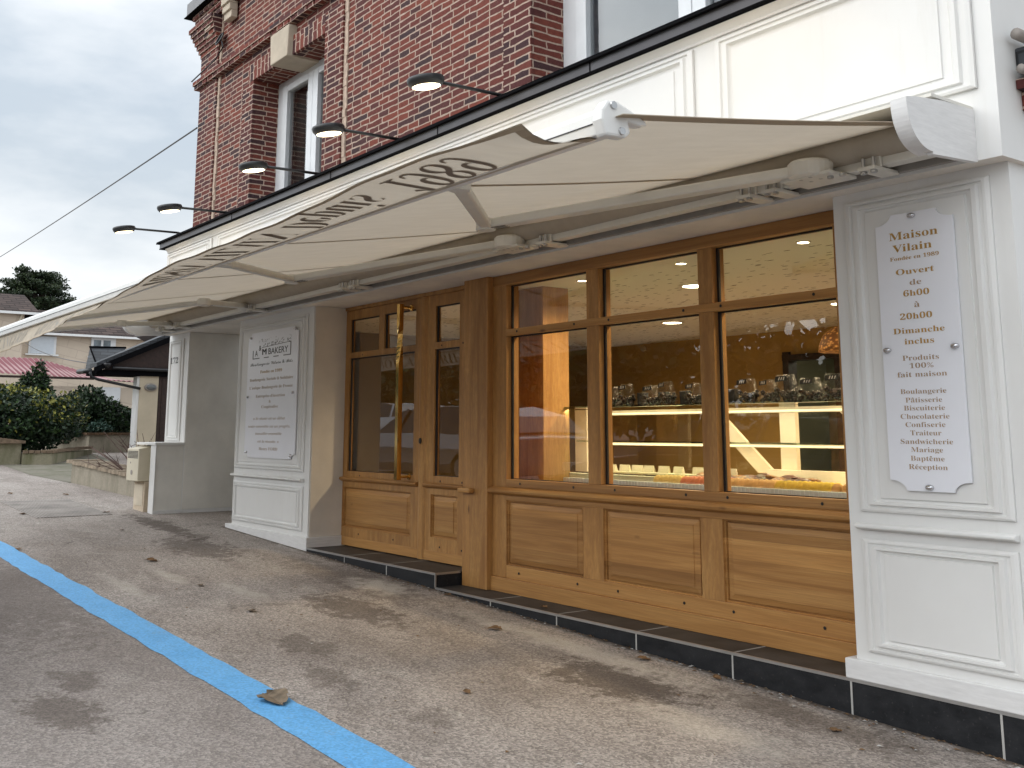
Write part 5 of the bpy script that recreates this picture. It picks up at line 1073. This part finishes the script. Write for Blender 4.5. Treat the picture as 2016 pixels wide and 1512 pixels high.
def house():
    t = thing('house', (-65, 11, 1), 'cream two storey house with brown tiled roof, one shuttered and one open window', 'house')
    bm = B(); box(bm, -75, -65, 8.0, 15.7, .5, 7.16); w = obj('wall', bm, 'house', t)
    bm = B(); prism(bm, [(-64.6, 7.12), (-64.6, 7.24), (-69, 8.95), (-75, 8.95), (-75, 7.12)], 'y', 8.1, 15.9)
    for v in bm.verts: v.co = Vector((v.co.x, v.co.y, v.co.z))
    r = obj('roof', bm, 'tiles', t)
    bm = B(); box(bm, -64.6, -64.5, 8.1, 15.95, 7.06, 7.19); obj('gutter', bm, 'casewhite', t)
    bm = B(); box(bm, -64.6, -64.5, 15.35, 15.45, 4, 7.06); obj('downpipe', bm, 'cream', t)
    bm = B(); box(bm, -74, -64.2, 1.0, 8.05, .5, 8.2); obj('wing_wall', bm, 'house', t)
    bm = B(); prism(bm, [(-63.9, 8.16), (-63.9, 8.30), (-68, 9.7), (-74, 9.7), (-74, 8.16)], 'y', .9, 8.75); obj('wing_roof', bm, 'tiles', t)
    bm = B(); box(bm, -63.9, -63.8, .9, 8.85, 8.10, 8.24); obj('gutter', bm, 'casewhite', t)
    bm = B(); tube(bm, [(-64.1, 7.9, 8.1), (-64.1, 7.75, 7.6), (-64.1, 7.75, 6.7), (-64.1, 7.95, 6.6)], .06, 6); obj('downpipe', bm, 'cream', t)
    bm = B(); box(bm, -64.99, -64.9, 12.02, 13.45, 5.96, 7.07); f = obj('window', bm, 'pvc', t)
    bm = B(); box(bm, -64.9, -64.89, 12.16, 12.58, 6.03, 6.93); box(bm, -64.9, -64.89, 12.72, 13.14, 6.03, 6.93); obj('glass_pane', bm, plain('reflecting window glass', (.16, .20, .23), .1, var=.5, scale=2), f)
    bm = B(); box(bm, -64.95, -64.8, 11.85, 13.6, 5.88, 5.955); obj('sill', bm, 'casewhite', f)
    bm = B(); box(bm, -64.99, -64.9, 8.55, 10.05, 5.97, 7.0); f = obj('window', bm, 'pvc', t)
    bm = B()
    for k in range(16): box(bm, -64.9, -64.87, 8.66, 9.92, 6.0+.06*k, 6.052+.06*k)
    obj('roller_shutter', bm, plain('white roller shutter', (.66, .72, .78), .5, var=.03), f)
    bm = B(); box(bm, -64.95, -64.8, 8.38, 10.2, 5.88, 5.955); obj('sill', bm, 'casewhite', f)
house()
# ---- overhead wires
def wire(a, b, sag, r, lab):
    a, b = Vector(a), Vector(b); bm = B(); tube(bm, [a.lerp(b, k/24)-Vector((0, 0, sag*4*(k/24)*(1-k/24))) for k in range(25)], r, 6); tag(obj('overhead_wire', bm, 'blackpipe'), lab, 'wire')
wire((-15.5, .2, 6.22), (-75, 5.8, 10.9), .15, .013, 'thin black wire running from the brick corner across the sky')
wire((-27, 2.06, 3.19), (-64.2, 7.9, 6.75), .25, .014, 'thin black wire drooping from the house wall to the porch roof')

# ================================================================== SMALL THINGS ON THE GROUND
def drain():
    x0, x1, y0, y1 = -17.29, -15.0, -1.84, -.86; bm = B(); z = lambda x: gz(x)
    t = thing('drain_grating', (-16.1, -1.35, gz(-16.1)), 'worn square steel drain grating set flush in the pavement', 'drain grating')
    n = 24
    for k in range(n):
        y = y0+(y1-y0)*k/n
        for xa, xb in ((x0, (x0+x1)/2-.01), ((x0+x1)/2+.01, x1)):
            v = [(xa, y, z(xa)+.010), (xb, y, z(xb)+.010), (xb, y+.024, z(xb)+.010), (xa, y+.024, z(xa)+.010)]; lo = [bm.verts.new((p[0], p[1], p[2]-.012)) for p in v]; hi = [bm.verts.new(p) for p in v]; bm.faces.new(hi)
            for i in range(4): bm.faces.new((lo[i], lo[(i+1) % 4], hi[(i+1) % 4], hi[i]))
    obj('bars', bm, 'grate', t); bm = B(); quad(bm, (x0, y0, z(x0)+.003), (x1, y0, z(x1)+.003), (x1, y1, z(x1)+.003), (x0, y1, z(x0)+.003)); obj('dark_sheet', bm, plain('dark grating bed', (.06, .05, .043), .9), t)  # flat dark sheet under the bars, showing in the gaps
drain()
def dry_leaves():
    rnd = random.Random(12)
    data = [(-5.76, -2.64, .30, 'curled grey brown leaf lying on the blue line', 1), (-6.60, -.49, .20, 'flat brown leaf on the pavement in front of the first oak panel', 0), (-5.33, -1.62, .12, 'small orange brown leaf in mid pavement, right of the blue line', 0), (-8.11, -1.78, .17, 'dull greenish brown leaf in mid pavement', 1), (-10.89, -1.66, .24, 'long pale brown leaf on the pavement left of the door', 0),
            (-3.69, -.35, .12, 'dark leaf scrap near the foot of the right pilaster', 0), (-9.35, -1.73, .14, 'thin twig like leaf on the pavement before the door', 1), (-12.25, -2.63, .16, 'brown leaf beside the blue line at its left end', 0), (-18.43, -1.47, .2, 'brown leaf at the far left beyond the drain', 0), (-17.95, -.74, .22, 'brown leaf just behind the drain', 0),
            (-15.26, -.87, .22, 'brown leaf at the right corner of the drain', 0), (-15.52, -1.9, .2, 'brown leaf at the front edge of the drain', 0), (-13.32, -1.24, .12, 'small dark leaf before the alcove', 0), (-4.15, -2.95, .12, 'dark leaf scrap below the blue line at the bottom edge', 1), (-5.35, -.16, .16, 'brown leaf lodged at the foot of the tiled step', 0), (-4.75, -.10, .14, 'dark brown leaf against the tiled step by the second panel', 0), (-7.9, .08, .13, 'orange brown leaf by the corner of the two steps', 0), (-6.75, .10, .14, 'dark leaf lying on the lower step tread', 0)]
    for x, y, s, lab, g in data:
        s *= .8 if s > .28 else .58
        z = gz(x)+.006 if not (-.0 < y and x > -8.2) else .163
        if x == -7.9: y, z = -.06, gz(x)+.006
        bm = B(); n = 9; ang = rnd.uniform(-.5, .5); L = []; Rr = []; C = []
        for i in range(n):
            u = i/(n-1); w = .36*math.sin(math.pi*(u**.8))*(1+.25*rnd.uniform(-1, 1)); cu = .10*math.sin(u*4+x)
            f = lambda px, py, pz: bm.verts.new((x+s*(px*math.cos(ang)-py*math.sin(ang)), y+s*(px*math.sin(ang)+py*math.cos(ang)), z+s*max(0, pz)*.55))
            C.append(f(u-.5, 0, .05+cu*.5)); L.append(f(u-.5, w, .14+cu+rnd.uniform(0, .16))); Rr.append(f(u-.5, -w, .10+cu*.6+rnd.uniform(0, .14)))
        for i in range(n-1): bm.faces.new((C[i], C[i+1], L[i+1], L[i])); bm.faces.new((Rr[i], Rr[i+1], C[i+1], C[i]))
        p = Vector(C[0].co); tube(bm, [p, p+Vector((-s*.25*math.cos(ang), -s*.25*math.sin(ang), -s*.015))], s*.012, 4)
        tag(obj('dry_leaf', bm, 'leafgrey' if g else 'leafdry', recalc=False), lab, 'dry leaf')
    bm = B()          # grit and leaf crumbs gathered along the steps
    for _ in range(520):
        x = rnd.uniform(-10.8, -2.6); e = abs(rnd.gauss(0, .05)); y = -.01-e; s = rnd.uniform(.006, .026); a = rnd.uniform(0, 3.1)
        if rnd.random() < .25: x = rnd.uniform(-13, -3); y = rnd.uniform(-2.4, -.1)
        d = Vector((math.cos(a)*s, math.sin(a)*s*.6, 0)); e2 = Vector((-math.sin(a)*s*.5, math.cos(a)*s*.3, 0)); c = Vector((x, y, gz(x)+.005))
        f = quad(bm, c-d, c+e2+Vector((0, 0, .006)), c+d, c-e2+Vector((0, 0, .004))); f.material_index = rnd.choice((0, 0, 1, 2))
    o = obj('leaf_litter', bm, ['leafdry', 'leafgrey', 'grout'], recalc=False); tag(o, 'crumbs of dry leaf and pale grit gathered along the foot of the steps', 'litter', kind='stuff')
dry_leaves()

# ================================================================== ACROSS THE STREET (seen mirrored in the shop glass)
def car(label, x, y, yaw, L, Wd, H, paint):
    t = thing('parked_car', (x, y, gz(x)), label, 'car')
    # stations along the length: (u, belt height, roof height, half width at belt, half width at roof)
    hood = [(0, .32, .42, .80), (.04, .30, .52, .92), (.14, .28, .60, .97), (.30, .27, .66, 1.0), (.55, .27, .66, 1.0), (.80, .27, .66, 1.0), (.93, .28, .66, .96), (1.0, .34, .60, .86)]
    bm = B(); rings = []
    for u, lo, belt, w in hood:
        X = (u-.5)*L; hw = Wd/2*w; rings.append([bm.verts.new((X, sy*hw*k, h*H)) for sy, k, h in ((-1, .88, .16), (-1, 1, lo), (-1, 1.0, (lo+belt)/2), (-1, .93, belt), (1, .93, belt), (1, 1.0, (lo+belt)/2), (1, 1, lo), (1, .88, .16))])
    for a, b in zip(rings, rings[1:]):
        for k in range(8): bm.faces.new((a[k], a[(k+1) % 8], b[(k+1) % 8], b[k]))
    bm.faces.new(rings[0]); bm.faces.new(rings[-1][::-1]); bd = local(obj('body', bm, paint, t, smooth=False, bevel=.03))
    roof = [(.27, .655, .90), (.42, .95, .78), (.55, 1.0, .76), (.75, .985, .75), (.90, .86, .78), (.965, .655, .88)]
    bm = B(); rings = []
    for u, h, w in roof:
        X = (u-.5)*L; rings.append([bm.verts.new((X, -Wd/2*.93, .655*H)), bm.verts.new((X, -Wd/2*w, h*H)), bm.verts.new((X, Wd/2*w, h*H)), bm.verts.new((X, Wd/2*.93, .655*H))])
    for a, b in zip(rings, rings[1:]):
        for k in range(3):
            f = bm.faces.new((a[k], a[k+1], b[k+1], b[k]))
            f.material_index = 0 if (k == 1 and a is not rings[0] and b is not rings[-1]) else 1
    local(obj('cabin', bm, [paint, 'carglass'], t, bevel=.012))
    bm = B()
    for u in (.43, .60, .77):
        for sy in (-1, 1): beam(bm, ((u-.5)*L, sy*Wd/2*.945, .655*H), ((u+.02-.5)*L, sy*Wd/2*.785, .97*H), .07, .03)
    local(obj('window_pillar', bm, paint, t))
    for u in (.19, .80):
        for sy in (-1, 1):
            M = Matrix.Rotation(R(90), 4, 'X'); bm = B(); lathe(bm, [(.20*H, -.10), (.22*H, -.08), (.22*H, .08), (.20*H, .10)], ((u-.5)*L, sy*(Wd/2-.10), .22*H), 22, 1.25, 1, M); w = local(obj('wheel', bm, 'tyre', t))
            bm = B(); lathe(bm, [(.14*H, -.112), (.14*H, .112)], ((u-.5)*L, sy*(Wd/2-.10), .22*H), 12, 1.25, 1, M); local(obj('rim', bm, 'rim', w))
    for sy in (-1, 1):
        bm = B(); box(bm, -.5*L+.02, -.5*L+.25, sy*Wd*.36-.16, sy*Wd*.36+.16, .46*H, .54*H); local(obj('headlight', bm, 'board', t)); bm = B(); box(bm, .5*L-.12, .5*L-.0, sy*Wd*.36-.16, sy*Wd*.36+.16, .48*H, .60*H); local(obj('tail_light', bm, plain('red lamp', (.3, .01, .01), .2), t))
    t.rotation_euler = (0, 0, yaw); return t
car('dark grey hatchback parked alongside the blue line, mirrored in the shop window', -9.8, -5.75, 0, 6.6, 2.4, 1.55, 'cardark')
car('silver estate car parked nose to tail with the dark hatchback', -17.8, -5.75, 0, 6.4, 2.4, 1.5, plain('silver car paint', (.42, .43, .45), .2, .6, var=.03))
car('white car standing on the far side of the road, mirrored in the door glass', -33, -14.0, R(180), 7.0, 2.6, 1.55, 'carwhite')
def across():
    rnd = random.Random(33)
    bm = B(); xs = [-70+7*k for k in range(16)]
    t = thing('street_hedge', (-20, -24, gz(-20)), 'long clipped evergreen hedge on the far side of the road', 'hedge')
    bl = [(-75+1.6*k, -24.2+rnd.uniform(-.3, .3), gz(-75+1.6*k)+2.1, 1.2, .8, 2.3) for k in range(64)]
    crown('foliage', bl, 17000, .46, ['leafdark', 'leafmid'], t, lambda c, p: 1 if rnd.random() < .4 else 0, rnd, .4)
    tips = ('far left', 'second from the left', 'third from the left', 'middle', 'fourth from the right', 'third from the right', 'second from the right', 'far right')
    for i, (x, y, h) in enumerate(((-64, -31, 10), (-54, -29, 12), (-45, -32, 9), (-36, -30, 11), (-27, -31, 13), (-18, -30, 10), (-9, -32, 12), (2, -30, 10))):
        t = thing('street_tree', (x, y, gz(x)), 'broad leafed tree behind the far hedge, '+tips[i], 'tree', 'trees across the street')
        bm = B(); tube(bm, [(x, y, gz(x)-.2), (x+.1, y, h*.35), (x+.2, y, h*.7)], [.35, .26, .1], 8)
        for k in range(7): a = k*.9; tube(bm, [(x+.1, y, h*.3+.3*k), (x+math.cos(a)*2.6, y+math.sin(a)*2.6, h*.45+.5*k)], [.12, .03], 5)
        obj('trunk', bm, 'bark', t)
        crown('crown', clumps((x, y, h*.55), (4.6, 3.4, h*.42), 44, 1.4, rnd), 4200, .62, ['leafdark', 'leafmid'], t, lambda c, p: 1 if rnd.random() < .45 else 0, rnd, .3)
    t = thing('street_house', (-24, -44, .6), 'plain pale house with a dark pitched roof across the street', 'house')
    bm = B(); box(bm, -31, -15, -52, -44, .2, 6); obj('wall', bm, 'house', t); bm = B(); prism(bm, [(-52.5, 6), (-43.5, 6), (-48, 9.5)], 'x', -31.4, -14.6); obj('roof', bm, 'tiles', t)
    for x in (-28, -23, -18): bm = B(); box(bm, x-.7, x+.7, -44, -43.95, 3.2, 4.7); obj('window', bm, 'carglass', t)
across()

# ================================================================== one object per loose piece where a part comes as several
def split_loose(names):
    for o in [x for x in bpy.data.objects if x.type == 'MESH' and x.name.split('.')[0] in names and not x.children]:
        bm = B(); bm.from_mesh(o.data); seen = set(); groups = []
        for v in bm.verts:
            if v in seen: continue
            st = [v]; g = set()
            while st:
                q = st.pop()
                if q in g: continue
                g.add(q); st += [e.other_vert(q) for e in q.link_edges if e.other_vert(q) not in g]
            seen |= g; groups.append({q.index for q in g})
        bm.free()
        if not 1 < len(groups) <= 100: continue
        src = o.data
        for k, g in enumerate(groups):
            nb = B(); nb.from_mesh(src); nb.verts.ensure_lookup_table(); bmesh.ops.delete(nb, geom=[q for q in nb.verts if q.index not in g], context='VERTS')
            me = src.copy(); nb.to_mesh(me); nb.free()
            if k == 0: o.data = me
            else:
                c = o.copy(); c.data = me; COL.objects.link(c)
split_loose({'mortar_seam', 'seam', 'flat_arch', 'corbel_flashing', 'cornice_bracket', 'shelf_rail', 'shelf_light', 'flashing_joint', 'cap_screw', 'joint_screw', 'bracket_bolt', 'glass_pane', 'gutter', 'stem', 'base_wood', 'brick_corbel', 'side_render', 'inner_doorway', 'grout_line'})
